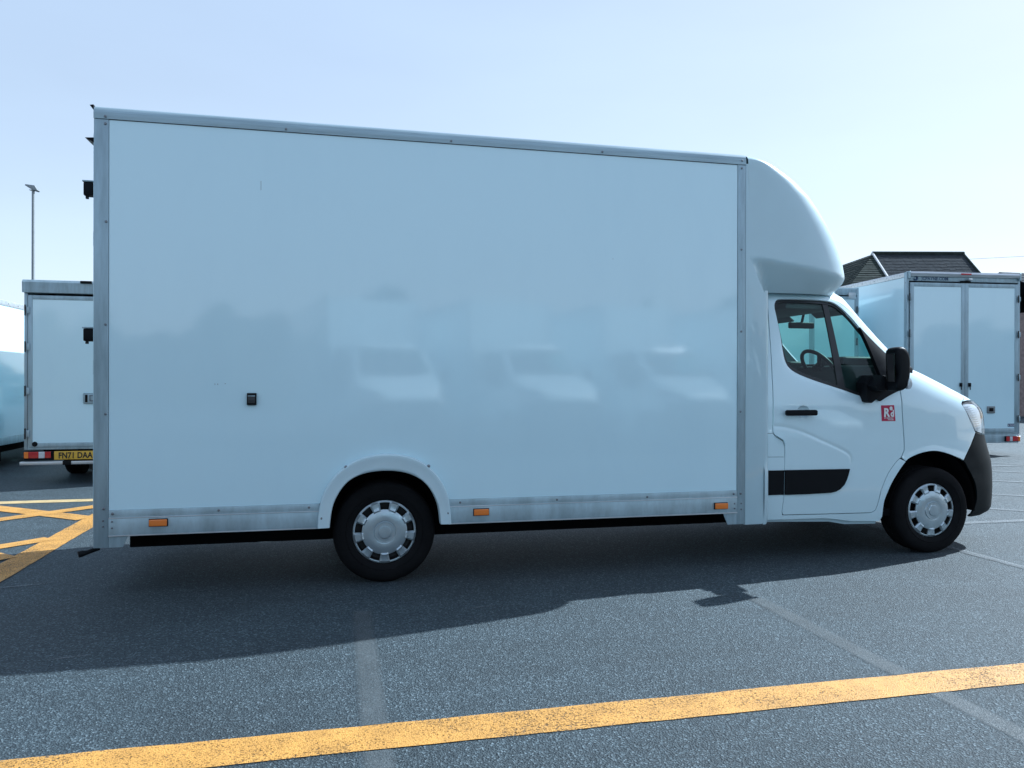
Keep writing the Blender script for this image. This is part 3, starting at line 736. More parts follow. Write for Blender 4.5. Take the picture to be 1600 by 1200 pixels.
    # wing mirror: housing, arm, glass, indicator
    hous = bmesh.new()
    prof_s = catmull([(4.035, 1.60), (4.050, 1.630), (4.10, 1.640), (4.145, 1.630), (4.180, 1.595), (4.197, 1.53), (4.196, 1.42), (4.175, 1.345), (4.140, 1.305), (4.085, 1.292), (4.045, 1.30), (4.040, 1.35), (4.062, 1.42), (4.040, 1.50)], 3, True)
    rws = []
    for f, yy in ((.72, -.262), (.90, -.257), (.97, -.245), (1, -.23), (1, -.165), (.98, -.14), (.93, -.125), (.75, -.118)):
        rws.append([hous.verts.new((4.118 + (q[0] - 4.12) * f * .70, fy(yy), 1.465 + (q[1] - 1.465) * f * .95)) for q in prof_s])
    for a, b in zip(rws, rws[1:]):
        for i in range(len(a)): hous.faces.new((a[i], a[(i + 1) % len(a)], b[(i + 1) % len(a)], b[i]))
    hous.faces.new(rws[0]); hous.faces.new(rws[-1])
    mh = from_bm('wing_mirror', hous, M['black'], cab, 50)
    prism('mirror_glass', M['mirror_glass'], mh, [(fy(-.235), 1.37), (fy(-.14), 1.37), (fy(-.14), 1.58), (fy(-.235), 1.58)], 4.054, 4.058, 0)
    bm = bmesh.new()
    prism('', None, None, [(4.02, 1.30), (4.16, 1.30), (4.15, 1.40), (4.05, 1.42), (3.98, 1.34)], fy(-.12), fy(.10), 1, .012, add=bm)
    prism('', None, None, [(3.99, 1.215), (4.03, 1.205), (4.16, 1.30), (4.02, 1.42), (3.97, 1.36)], fy(-.02), fy(.10), 1, .01, add=bm)
    from_bm('mirror_arm', bm, M['black'], mh)
    prism('indicator_lens', M['clear'], mh, catmull([(4.142, 1.325), (4.150, 1.385), (4.165, 1.395), (4.178, 1.37), (4.176, 1.335), (4.158, 1.315)], 3, True), fy(-.266), fy(-.235), 1, .003)

bp_poly = [(4.930, .731)] + AR[i_front + 1:] + [(5.03, .262), (5.20, .250), (5.40, .245), (SMAX, .245), (SMAX, .80), (5.45, .82), (5.30, .90), (5.24, .922), (5.15, .922), (5.08, .934), (5.034, .952)]
cab_panel('front_bumper', M['black_soft'], cab, bp_poly, centre=True, grid=.035)
cab_panel('grille', M['black'], cab, [(SMAX, .806), (5.452, .826), (5.305, .905), (5.30, 1.03), (SMAX, 1.03)], centre=True, out=-.012, grid=.05, usedisp=False)
cab_panel('bonnet', M['paint'], cab, list(reversed(WING_TOP)) + [(4.95, 1.50), (SMAX, 1.49), (SMAX, 1.035), (5.304, 1.035), (5.256, 1.178), (5.12, 1.221), (5.05, 1.222)], centre=True, grid=.03)
cab_panel('scuttle', M['black'], cab, [(4.885, 1.512), (4.96, 1.503), (SMAX, 1.493), (SMAX, 1.545), (4.88, 1.545)], centre=True, grid=.04)
WS = [(4.89, 1.548), (SMAX, 1.548), (SMAX, 2.05), (4.603, 2.05), (4.63, 1.98), (4.69, 1.9), (4.75, 1.8), (4.805, 1.7), (4.86, 1.6)]
cab_panel('windscreen', M['glass'], cab, WS, centre=True, thick=0, grid=.05, out=-.003, usedisp=False)
cab_panel('windscreen_header', M['paint'], cab, [(4.502, 2.060), (4.60, 2.052), (SMAX, 2.052), (SMAX, 2.135), (4.502, 2.135)], centre=True, grid=.04)
bm = bmesh.new()
rim = [base_pt(3.15 + (SMAX - 3.15) * i / 30, 2.135) for i in range(31)]
rim += [Vector((q.x, 2 * YC - q.y, q.z)) for q in reversed(rim[:-1])]
bm.faces.new([bm.verts.new(q) for q in rim]); from_bm('cab_roof', bm, M['paint'], cab)
bm = bmesh.new()
bm.faces.new([bm.verts.new((YC + (q.x - YC) if False else q.x * .97 + .09, YC + (q.y - YC) * .95, 2.045)) for q in rim]); from_bm('headlining', bm, M['lining'], cab)

# sticker
def on_door(s, z): return base_pt(s, z)
st = cab_panel('door_sticker', M['sticker'], cab, [(4.428, 1.185), (4.529, 1.187), (4.531, 1.061), (4.426, 1.062)], out=.001, thick=.0008, gap=0, usedisp=False, grid=.05)
st['label'] = 'crimson square sticker with white lettering'
_a, _b = base_pt(4.428, 1.062), base_pt(4.529, 1.062); st_dir = (_b - _a).normalized(); st_len = (_b - _a).length
def st_m(u, v):    # u along the sticker 0..1, v up from its bottom edge in metres
    o = _a + st_dir * (st_len * u) + Vector((0, 0, v)); nrm = Vector((st_dir.y, -st_dir.x, 0)).normalized()
    if nrm.y > 0: nrm = -nrm
    mm = Matrix((st_dir, Vector((0, 0, 1)), st_dir.cross(Vector((0, 0, 1))))).transposed().to_4x4(); mm.translation = o + nrm * .0034
    return mm
text('lettering', 'R', .092, st_m(.33, .036), M['print_white'], st, bold=.0035, sx=.95)
text('lettering', 'd', .070, st_m(.76, .036), M['print_white'], st, bold=.003, sx=.9)
text('lettering', 'e', .056, st_m(.66, .087), M['print_white'], st, bold=.0024)
text('lettering', 'BY RENAULT', .0145, st_m(.5, .0195), M['print_white'], st, bold=.0002)
text('lettering', 'TRUCKS', .0145, st_m(.64, .0065), M['print_white'], st, bold=.0002)

# cab interior
box('dashboard', M['dash'], cab, 3.86, 4.55, .14, 1.78, .95, 1.50, .05, 4)
box('instrument_hood', M['dash'], cab, 3.98, 4.30, .26, .60, 1.48, 1.575, .035, 4)
box('dash_tray', M['dash'], cab, 3.78, 3.95, .72, 1.25, 1.38, 1.545, .03, 3)
box('cab_rear_wall', M['lining'], cab, 3.13, 3.16, .10, 1.82, .35, 2.04, .01)
box('cab_floor', M['under'], cab, 3.16, 4.1, .08, 1.84, .40, .46, .01)
for y in (.16, .78, 1.24):
    sb = box('seat', M['fabric'], cab, 3.28, 3.75, y, y + .46, .72, .94, .06, 4)
    bk = box('backrest', M['fabric'], sb, 3.17, 3.29, y, y + .46, .92, 1.42, .05, 4)
    box('headrest', M['fabric'], sb, 3.18, 3.27, y + .1, y + .36, 1.43, 1.55, .04, 4)
bm = bmesh.new()
cm = Matrix.Translation((3.885, .43, 1.475)) @ Matrix.Rotation(R(52), 4, 'Y')
nv_ = []
for i in range(40):
    a = 2 * pi * i / 40
    nv_.append([bm.verts.new(cm @ Vector(((.185 + .016 * cos(b * pi / 5)) * cos(a), (.185 + .016 * cos(b * pi / 5)) * sin(a), .016 * sin(b * pi / 5)))) for b in range(10)])
for i in range(40):
    for b in range(10): bm.faces.new((nv_[i][b], nv_[(i + 1) % 40][b], nv_[(i + 1) % 40][(b + 1) % 10], nv_[i][(b + 1) % 10]))
sw = from_bm('steering_wheel', bm, M['black'], cab, 60)
bm = bmesh.new()
for a in (0, 130, 230):
    v0 = cm @ Vector((0, 0, -.01)); v1 = cm @ Vector((.18 * cos(R(a + 90)), .18 * sin(R(a + 90)), 0)); tube('', None, None, [v0, v1], .018, 8, add=bm)
tube('', None, None, [cm @ Vector((0, 0, -.03)), cm @ Vector((0, 0, .02))], .055, 16, add=bm)
from_bm('spokes', bm, M['black'], sw)
rv = box('rear_view_mirror', M['black'], cab, 3.930, 4.178, .93, .97, 1.846, 1.902, .018, 4)
tube('mirror_stalk', M['black'], rv, [(4.06, .95, 1.90), (4.09, .95, 2.03)], .012)
box('overhead_shelf', M['lining'], cab, 3.45, 3.93, .24, 1.68, 1.945, 2.035, .02, 3)
for y0, y1 in ((.30, .78), (1.12, 1.6)):
    box('sun_visor', M['lining'], cab, -.08, .08, y0, y1, -.008, .008, .006, 3, mtx=Matrix.Translation((4.03, 0, 1.975)) @ Matrix.Rotation(R(38), 4, 'Y'))

# underbody, inner arches, axle, exhaust
for y in (.46, 1.38):
    box('chassis_rail', M['under'], TRUCK, -1.36, 4.3, y, y + .08, .235, .50, .006)
for x in (-1.2, -.55, 1.1, 1.9, 2.7):
    box('cross_member', M['under'], TRUCK, x, x + .07, .04, W - .04, .42, .512, .004)
def liner(cx, cz, r, y0, y1, a0, a1):
    bm = bmesh.new(); rw = []
    for yy, rr in ((y0, r), (y1, r), (y1, .02)):
        rw.append([bm.verts.new((cx + rr * cos(R(a0 + (a1 - a0) * i / 30)), yy, cz + rr * sin(R(a0 + (a1 - a0) * i / 30)))) for i in range(31)])
    for a, b in zip(rw, rw[1:]):
        for i in range(30): bm.faces.new((a[i], a[i + 1], b[i + 1], b[i]))
    return from_bm('wheel_housing', bm, M['under'], TRUCK)
for y0, y1 in ((.035, .47), (W - .035, W - .47)): liner(.325, .34, .46, y0, y1, 12, 168)
for y0, y1 in ((.085, .42), (W - .085, W - .42)): liner(4.605, .37, .47, y0, y1, -6, 188)
box('engine_block', M['under'], TRUCK, 4.2, 5.35, .50, 1.42, .22, .95, .05)
tube('rear_axle', M['under'], TRUCK, [(.3215, .25, .338), (.3215, W - .25, .338)], .05, 12)
tube('exhaust_pipe', M['under_grey'], TRUCK, [(3.9, .75, .3), (2.0, .75, .30), (1.2, .72, .3), (.9, .68, .32)], .035, 10)
box('fuel_tank', M['under'], TRUCK, 1.2, 2.2, .75, 1.3, .24, .48, .04)
box('underbody_tray', M['under'], TRUCK, 2.96, 4.4, .12, W - .12, .30, .36, .01)

# wheels
def make_wheel(parent, cx, y_out, cz, sgn, name='wheel'):
    """sgn=+1: outer face towards -y"""
    t_ = lambda a: y_out + sgn * a
    prof = [(.205, t_(.20)), (.235, t_(.215)), (.30, t_(.222)), (.334, t_(.212)), (.343, t_(.19))]
    for g in (.155, .115, .075): prof += [(.343, t_(g + .010)), (.336, t_(g + .007)), (.336, t_(g - .002)), (.343, t_(g - .005))]
    prof += [(.343, t_(.040)), (.338, t_(.024)), (.328, t_(.012)), (.31, t_(.004)), (.285, t_(0)), (.262, t_(.002)), (.259, t_(.006)), (.255, t_(.003)), (.236, t_(.010)), (.219, t_(.020)), (.214, t_(.035))]
    ty = lathe(name, M['rubber'], parent, prof, (cx, 0, cz), 72, ang=40)
    rm = lathe('rim', M['steel_dark'], ty, [(.216, t_(.03)), (.210, t_(.05)), (.19, t_(.075)), (.10, t_(.085)), (.02, t_(.085)), (.001, t_(.085))], (cx, 0, cz), 48)
    # hubcap with nine openings
    NS = 9; bm = bmesh.new(); seg = NS * 12
    radii = [(0.001, .000), (.030, .000), (.040, .001), (.043, .006), (.062, .008), (.070, .007), (.073, .013), (.080, .011), (.115, .014), (.142, .020), (.152, .024), (.158, .028), (.170, .030), (.186, .031), (.199, .031), (.206, .030), (.213, .034), (.216, .044)]
    grid_ = []
    for r_, d in radii:
        row = []
        for k in range(seg):
            a = 2 * pi * k / seg + pi / 2 - pi / NS * 0
            fr = ((k + 6) % 12) / 12          # slot centred where fr=.5
            inslot = abs(fr - .5) < .30
            dd = d
            if r_ > .142 and r_ < .2: dd = d - (.010 if not inslot else 0)
            row.append(bm.verts.new((cx + r_ * cos(a), t_(dd - .006), cz + r_ * sin(a))))
        grid_.append(row)
    for i in range(len(radii) - 1):
        for k in range(seg):
            fr = ((k + 6.5) % 12) / 12
            rm_ = (radii[i][0] + radii[i + 1][0]) / 2
            lim = .26 - (.05 if rm_ < .160 else 0)
            if .147 < rm_ < .199 and abs(fr - .5) < lim: continue
            k2 = (k + 1) % seg
            bm.faces.new((grid_[i][k], grid_[i][k2], grid_[i + 1][k2], grid_[i + 1][k]))
    be = [e for e in bm.edges if len(e.link_faces) == 1]
    r = bmesh.ops.extrude_edge_only(bm, edges=be)
    for g in r['geom']:
        if isinstance(g, bmesh.types.BMVert): g.co.y += sgn * .010
    from_bm('hubcap', bm, M['silver'], ty, 28)
    return ty
WHEELS = [make_wheel(TRUCK, .3215, .075, .342, 1), make_wheel(TRUCK, 4.6535, .055, .342, 1),
          make_wheel(TRUCK, .3215, W - .075, .342, -1), make_wheel(TRUCK, 4.6535, W - .055, .342, -1)]
bpy.context.view_layer.update()

# ------------------------------------------------------------------ other vans
CAB_COPY = ('cab_door', 'front_wing', 'windscreen_pillar', 'rear_quarter', 'sill_panel', 'roof_edge', 'front_bumper', 'grille', 'bonnet', 'scuttle', 'windscreen', 'windscreen_header', 'cab_roof', 'wing_mirror', 'headlight')
def copy_obj(o, parent):
    c = o.copy(); COL.objects.link(c); c.parent = parent
    if 'label' in c.keys() : del c['label']
    for ch in list(o.children): copy_obj(ch, c)
    return c
PR = [o for o in TRUCK.children]
def add_cab(root, L, wheels_y):
    rot = Matrix.Rotation(pi / 2, 4, 'Z')
    for o in PR:
        if o.name.split('.')[0] in CAB_COPY:
            c = copy_obj(o, root); c.matrix_basis = Matrix.Translation((YC, L - 3.12, 0)) @ rot
    for o, (x, y) in zip((WHEELS[1], WHEELS[3]), ((1, L - 3.12 + 4.6535), (1, L - 3.12 + 4.6535))):
        c = copy_obj(o, root); c.matrix_basis = Matrix.Translation((YC, L - 3.12, 0)) @ rot
    for o in (WHEELS[0], WHEELS[2]):
        c = copy_obj(o, root); c.matrix_basis = Matrix.Translation((YC, wheels_y - .3215, 0)) @ rot

def rear_lamp(root, xa, xb, z0, z1, y, order):
    b = box('rear_lamp', M['black'], root, xa - .006, xb + .006, y - .03, y + .02, z0 - .006, z1 + .006, .006)
    n = len(order); tot = sum(f for _, f in order); x = xa
    for mt, f in order:
        x2 = x + (xb - xa) * f / tot
        box('lens', M[mt], b, x + .001, x2 - .001, y - .045, y - .031, z0, z1, .006, 3); x = x2
    return b

def box_van(loc, rotz, label, W_, z0, z1, L, hdr, doors, wheels_y, door_fr=.055, lamps=None):
    root = empty('box_van', loc, label, 'van', None, rotz)
    h = W_ / 2
    for sx in (-1, 1):
        xs = sorted((sx * (h - .03), sx * (h - .004)))
        box('side_panel', M['panel'], root, xs[0], xs[1], .085, L, z0 + .12, z1 - .10, 0)
        xs = sorted((sx * (h - .04), sx * h))
        box('corner_post', M['alu'], root, xs[0], xs[1], -.005, .084, z0, z1 - .002, .004)
        box('front_post', M['alu'], root, xs[0], xs[1], L + .0005, L + .06, z0, z1 - .002, .004)
        box('side_rail', M['alu_h'], root, xs[0], xs[1], .085, L, z0, z0 + .119, .004)
        cr = box('cant_rail', M['alu_cap'], root, xs[0], xs[1], .085, L, z1 - .099, z1 - .002, .012, 3)
        for k in range(9):
            y = .2 + k * (L - .4) / 8
            lathe('screw', M['screw'], cr, [(.001, sx * (h + .006)), (.008, sx * (h + .004)), (.009, sx * (h - .002))], (0, y, z1 - .05), 8, axis=0)
        for k in range(6):
            lathe('screw', M['screw'], root, [(.001, sx * (h + .006)), (.008, sx * (h + .004)), (.009, sx * (h - .002))], (0, .045, z0 + .3 + k * (z1 - z0 - .5) / 5), 8, axis=0)
    box('roof_sheet', M['white_trim'], root, -h + .041, h - .041, .0, L + .06, z1 - .03, z1 - .004, 0)
    box('front_wall', M['fair'], root, -h + .041, h - .041, L, L + .04, z0, z1 - .031, 0)
    box('load_floor', M['under'], root, -h + .041, h - .041, .02, L, z0, z0 + .08, 0)
    box('header', M['alu'], root, -h + .041, h - .041, -.004, .02, z1 - hdr, z1 - .031, .003)
    dz0, dz1 = z0 + .035, z1 - hdr - .03
    wD = (W_ - .10) / doors
    DR = []
    for k in range(doors):
        xa = -h + .05 + k * wD + .002; xb = xa + wD - .004
        d = box('rear_door', M['panel'], root, xa + door_fr, xb - door_fr, -.022, .004, dz0 + door_fr, dz1 - door_fr, 0)
        for (a0, a1, c0, c1) in ((xa, xa + door_fr - .0005, dz0, dz1), (xb - door_fr + .0005, xb, dz0, dz1), (xa + door_fr, xb - door_fr, dz0, dz0 + door_fr - .0005), (xa + door_fr, xb - door_fr, dz1 - door_fr + .0005, dz1)):
            box('door_frame', M['alu'], d, a0, a1, -.028, .006, c0, c1, .004)
        hx = xa - .03 if k == 0 else xb - .02
        for f in (.09, .37, .66, .9):
            z = dz0 + (dz1 - dz0) * f
            hg = box('hinge', M['alu'], d, hx, hx + .055, -.045, -.0285, z - .045, z + .045, .005)
            tube('hinge_pin', M['steel_dark'], hg, [(hx + .004, -.05, z - .07), (hx + .004, -.05, z + .07)], .011, 8)
        DR.append(d)
    box('rear_sill', M['alu'], root, -h + .041, h - .041, -.006, .03, z0, z0 + .033, .004)
    for y in (.5, L - .3): box('cross_member', M['under'], root, -h + .06, h - .06, y, y + .1, z0 - .10, z0 - .001, .004)
    for x in (-.5, .42): box('chassis_rail', M['under'], root, x, x + .08, .02, L + 1.6, z0 - .22, z0 - .005, .004)
    for x0, x1 in ((-h + .04, -h + .3), (h - .3, h - .04)):
        box('mudflap', M['under'], root, x0, x1, wheels_y + .42, wheels_y + .435, .12, z0, .002)
    add_cab(root, L, wheels_y)
    return root, DR

# left van (rear towards the camera)
VL, DL = box_van((-2.95, 6.1, 0), 0, 'white box van at the left with its rear towards us and a yellow number plate', 2.10, .455, 2.69, 3.3, .17, 2, 1.25)
rear_lamp(VL, -1.04, -.72, .345, .43, 0, [('amber', .16), ('red', .36), ('chrome', .22), ('red', .22)])
rear_lamp(VL, .72, 1.04, .345, .43, 0, [('red', .22), ('chrome', .22), ('red', .36), ('amber', .16)])
pl = box('number_plate', M['plate'], VL, -.683, -.17, -.035, -.028, .322, .433, .003)
text('registration', 'FN71 DAA', .110, Matrix.Translation((-.4265, -.0365, .340)) @ Matrix.Rotation(pi / 2, 4, 'X'), M['print_black'], pl, bold=.0028, sx=.80, depth=.001, space=1.02)
box('plate_mount', M['black'], VL, -1.05, 1.05, -.026, .02, .315, .4345, .004)
box('rear_bumper', M['alu_cap'], VL, -1.07, 1.07, -.10, -.05, .262, .305, .006)
for x in (-.56, .50): box('bumper_bracket', M['black'], VL, x, x + .10, -.11, .1, .258, .31, .004)
gt = prism('roof_gutter', M['alu'], VL, [(-.05, 2.525), (-.055, 2.66), (-.03, 2.692), (-.0055, 2.695), (-.0055, 2.525)], -1.06, 1.06, 0)
box('roof_lamp', M['black'], VL, -.36, -.22, -.085, -.056, 2.655, 2.69, .006)
box('roof_lamp', M['red'], VL, -.10, .02, -.085, -.056, 2.655, 2.685, .006)
pk = box('door_lock', M['alu'], VL, -.33, -.15, -.040, -.0285, 1.06, 1.20, .012, 3)
box('lock_slot', M['black'], pk, -.31, -.28, -.044, -.0405, 1.08, 1.18, .004)
tube('lock_ring', M['screw'], pk, [(-.25, -.044, 1.10), (-.25, -.05, 1.17), (-.19, -.05, 1.17), (-.19, -.044, 1.10), (-.25, -.044, 1.10)], .007, 8)
lathe('drain_plug', M['black'], VL, [(.001, -.034), (.03, -.033), (.034, -.029)], (-.915, 0, .53), 16)
box('exhaust_box', M['under_grey'], VL, -.42, -.18, .5, .9, .12, .30, .03)

# far left van: only its sunlit flank shows
VF, DF = box_van((-6.06, 7.0, 0), 0, 'white van at the far left edge, its flank half sunlit and half in shade', 2.10, .37, 2.62, 3.4, .15, 2, .72)
# right van
VR, DRR = box_van((10.32 + 1.165 * cos(R(5)), 7.1 - 1.165 * sin(R(5)), 0), R(-5), 'tall white box van at the right, blue web address above its two doors', 2.33, .405, 3.43, 3.6, .165, 2, 1.3, door_fr=.075)
rear_lamp(VR, .86, 1.15, .27, .36, 0, [('red', .25), ('chrome', .2), ('red', .4), ('amber', .14)])
rear_lamp(VR, -1.15, -.86, .27, .36, 0, [('amber', .14), ('red', .4), ('chrome', .2), ('red', .25)])
box('rear_skirt', M['alu'], VR, -1.15, 1.15, .0, .05, .235, .403, .006)
prism('roof_gutter', M['alu_cap'], VR, [(-.045, 3.35), (-.06, 3.40), (-.045, 3.435), (-.0055, 3.44), (-.0055, 3.35)], -1.12, 1.12, 0)
for x in (-1.15, 1.12): box('corner_cap', M['alu'], VR, x, x + .03, -.06, .06, 3.30, 3.44, .012, 3)
text('web_address', 'JCPAYNE.COM', .085, Matrix.Translation((-.60, -.0065, 3.285)) @ Matrix.Rotation(pi / 2, 4, 'X'), M['print_blue'], VR, bold=.0022, sx=.98)
lg = bmesh.new()
for k in range(3):
    r_ = .052 - k * .014
    pts_ = [(-1.00 + (r_) * cos(R(a)), -.0065, 3.315 + r_ * .8 * sin(R(a))) for a in range(200 - k * 20, 470 + k * 30, 12)]
    tube('', None, None, pts_, [.002 + .004 * sin(pi * i / (len(pts_) - 1)) for i in range(len(pts_))], 6, add=lg)
from_bm('emblem', lg, M['print_blue'], VR)
box('roof_marker', M['red'], VR, -.11, .10, -.075, -.061, 3.385, 3.415, .005)
cmr = box('rear_camera', M['alu_cap'], VR, .03, .10, -.10, -.0065, 3.285, 3.325, .008, mtx=None)
box('camera_mount', M['black'], VR, -.09, .12, -.03, -.005, 3.245, 3.283, .006)
for x in (-.075, .105):
    lk2 = box('door_lock', M['black'], VR, x - .035, x + .015, -.05, -.0285, 1.30, 1.37, .006)
    tube('key_toggle', M['black'], lk2, [(x - .01, -.05, 1.30), (x - .01, -.055, 1.24)], .008, 8)
lk3 = box('door_latch', M['galv'], VR, .46, .62, -.04, -.029, .80, .93, .012, 3)
box('latch_handle', M['black'], lk3, .50, .585, -.05, -.041, .835, .90, .006)
bl = box('maker_label', M['print_blue'], VR, .90, 1.06, -.0245, -.0222, .545, .60, 0)
text('lettering', 'JC PAYNE', .034, Matrix.Translation((.98, -.0252, .562)) @ Matrix.Rotation(pi / 2, 4, 'X'), M['print_white'], bl, bold=.0005)

# van between the truck cab and the right-hand van, its rear seen through the cab windows
VM, DM = box_van((9.0, 8.1, 0), R(-1), 'white box van mostly hidden behind the truck cab, seen through its windows', 2.08, .42, 3.24, 3.4, .15, 2, 1.25)
rear_lamp(VM, -1.0, -.7, .30, .39, 0, [('amber', .16), ('red', .36), ('chrome', .22), ('red', .22)])
rear_lamp(VM, .7, 1.0, .30, .39, 0, [('red', .22), ('chrome', .22), ('red', .36), ('amber', .16)])
box('rear_skirt', M['alu'], VM, -1.0, 1.0, .0, .05, .25, .418, .006)
box('header_vent', M['alu_cap'], VM, .80, .96, -.032, -.005, 3.02, 3.14, .006)

# vans facing the truck across the yard, behind the camera: their bright fronts show as the soft reflections in the side panel
def copy_tree(o, parent=None):
    c = o.copy(); COL.objects.link(c); c.parent = parent
    for ch in o.children: copy_tree(ch, c)
    return c
SKIP = True
for (x, y, a, lbl) in ((1.3, -8.6, 78, 'white box truck across the yard facing the box truck, leftmost of its row'), (4.25, -8.4, 77, 'white box truck across the yard, second of its row'),
                       (7.2, -8.7, 78, 'white box truck across the yard, third of its row'), (10.3, -8.5, 78.5, 'white box truck across the yard, last of its row')):
    c = copy_tree(TRUCK); c.name = 'box_truck'; c['label'] = lbl; c['group'] = 'trucks parked across the yard'
    for ch in list(c.children):
        if ch.name.split('.')[0] in ('door_sticker', 'luton_dome'):
            for g in list(ch.children): bpy.data.objects.remove(g)
            bpy.data.objects.remove(ch)
    c.rotation_euler = (0, 0, R(a)); c.location = (x - 3.6 * cos(R(a)), y - 3.6 * sin(R(a)), 0)

# ------------------------------------------------------------------ lamp post
LP = empty('lamp_post', (-10.08, 24.0, 0), 'slim grey lamp post standing behind the left van', 'street lamp')
tube('pole', M['galv'], LP, [(0, 0, 0), (0, 0, 1.2), (0, 0, 1.25), (0, 0, 7.9)], [.075, .075, .055, .045], 14)
hd_ = bmesh.new()
prism('', None, None, [(-.22, .02), (-.20, .055), (.08, .03), (.17, -.13), (.13, -.15), (-.02, -.11)], -.13, .13, 1, .012, add=hd_)
bmesh.ops.transform(hd_, matrix=Matrix.Translation((0, 0, 7.98)), verts=hd_.verts)
lh = from_bm('lamp_head', hd_, M['galv'], LP)
box('lamp_glass', M['clear'], lh, -.10, .08, -.10, .10, 7.855, 7.868, .003, mtx=Matrix.Translation((0, 0, 0)))

# ------------------------------------------------------------------ houses behind the right-hand vans
def tiled_slope(parent, mat, a, b, c, d, rows, name='roof_tiles'):
    """a,b = eave ends, d,c = ridge ends; overlapping courses of tiles as real steps, one part"""
    bm = bmesh.new(); a, b, c, d = map(Vector, (a, b, c, d)); nrm = (b - a).cross(d - a).normalized()
    if nrm.z < 0: nrm = -nrm
    for i in range(rows):
        f0, f1 = i / rows, (i + 1) / rows
        p0, p1 = a.lerp(d, f0), b.lerp(c, f0); q0, q1 = a.lerp(d, f1), b.lerp(c, f1)
        nt_ = max(1, int((p1 - p0).length / .33))
        for k in range(nt_):
            g0, g1 = k / nt_, (k + 1) / nt_ - .0015
            lift = .026 + random.uniform(-.004, .006)
            A, B = p0.lerp(p1, g0) + nrm * lift, p0.lerp(p1, g1) + nrm * lift
            Cc, D = q0.lerp(q1, g1) + nrm * .008, q0.lerp(q1, g0) + nrm * .008
            A0, B0 = p0.lerp(p1, g0), p0.lerp(p1, g1)
            v_ = [bm.verts.new(q) for q in (A, B, Cc, D, A0, B0)]
            bm.faces.new(v_[:4]); bm.faces.new((v_[4], v_[5], v_[1], v_[0]))
    bm.faces.new([bm.verts.new(q - nrm * .02) for q in (a, b, c, d)])
    o = from_bm(name, bm, mat, parent, 10)
    o['kind'] = 'stuff'
    return o
# local frame: u along the ridge (perpendicular to the view), v away
hy = .2247
U_ = Vector((cos(hy), -sin(hy), 0)); V_ = Vector((sin(hy), cos(hy), 0))
HO = Vector((27.25, 29.65, 0))
H1 = empty('house', tuple(HO), 'house with grey slate roof and white verge rising behind the right van', 'house')
def hp(u, v, z): return U_ * u + V_ * v + Vector((0, 0, z))
RZ, EZ, HW = 8.08, 5.0, 3.6
wl = bmesh.new()
def hbox(bm, u0, u1, v0, v1, z0, z1):
    vv = [bm.verts.new(hp(u, v, z)) for u in (u0, u1) for v in (v0, v1) for z in (z0, z1)]
    for q in [(0, 1, 3, 2), (4, 6, 7, 5), (0, 4, 5, 1), (2, 3, 7, 6), (0, 2, 6, 4), (1, 5, 7, 3)]: bm.faces.new([vv[i] for i in q])
hbox(wl, .15, 4.5, -HW + .3, HW - .3, 0, EZ)
hbox(wl, -3.2, .14, .5, 16, 0, EZ)
for u_ in (.2, 4.45): wl.faces.new([wl.verts.new(hp(u_, v, z)) for v, z in ((-HW + .3, EZ), (HW - .3, EZ), (0, RZ - .15))])
from_bm('wall', wl, M['brickwall'], H1, 10)
tiled_slope(H1, M['tile'], hp(0, -HW, EZ - .1), hp(4.70, -HW, EZ - .1), hp(4.65, 0, RZ), hp(0, 0, RZ), 34)
tiled_slope(H1, M['tile'], hp(4.7, HW, EZ - .1), hp(0, HW, EZ - .1), hp(0, 0, RZ), hp(4.65, 0, RZ), 34)
tiled_slope(H1, M['tile_dark'], hp(-3.6, 17, EZ - .1), hp(-3.6, -.2, EZ - .1), hp(-.02, -.2 + .2, RZ), hp(-.02, 17, RZ), 17)
for tri in ((hp(-3.6, -HW, EZ - .1), hp(-.04, -HW, EZ - .1), hp(-.04, -.02, RZ - .02), hp(-.045, -.02, RZ - .02)), (hp(-3.6, -.1, EZ - .1), hp(-3.6, -HW, EZ - .1), hp(-.05, -.03, RZ - .02), hp(-.05, -.02, RZ - .02))):
    tiled_slope(H1, M['tile_dark'], *tri, 24)
vb = bmesh.new()
for e0, e1 in ((hp(-.06, -HW - .05, EZ - .12), hp(-.06, 0, RZ + .06)), (hp(-.06, HW, EZ - .12), hp(-.06, 0, RZ + .06))):
    tube('', None, None, [e0, e1], .06, 6, add=vb)
from_bm('verge_board', vb, M['verge'], H1)
rb = bmesh.new()
tube('', None, None, [hp(-.05, 0, RZ + .05), hp(4.7, 0, RZ + .05)], .10, 8, add=rb)
tube('', None, None, [hp(4.66, 0, RZ + .04), hp(4.72, -HW, EZ)], .06, 8, add=rb)
from_bm('ridge_tiles', rb, M['tile_dark'], H1)
for u in (1.2, 3.2):
    for z in (1.0, 3.4):
        f = bmesh.new(); hbox(f, u - .6, u + .6, -HW + .24, -HW + .32, z, z + 1.2); fo = from_bm('window', f, M['verge'], H1)
        for g0 in (-.54, .03):
            f = bmesh.new(); hbox(f, u + g0, u + g0 + .51, -HW + .225, -HW + .238, z + .06, z + 1.14); from_bm('pane', f, M['pane'], fo)

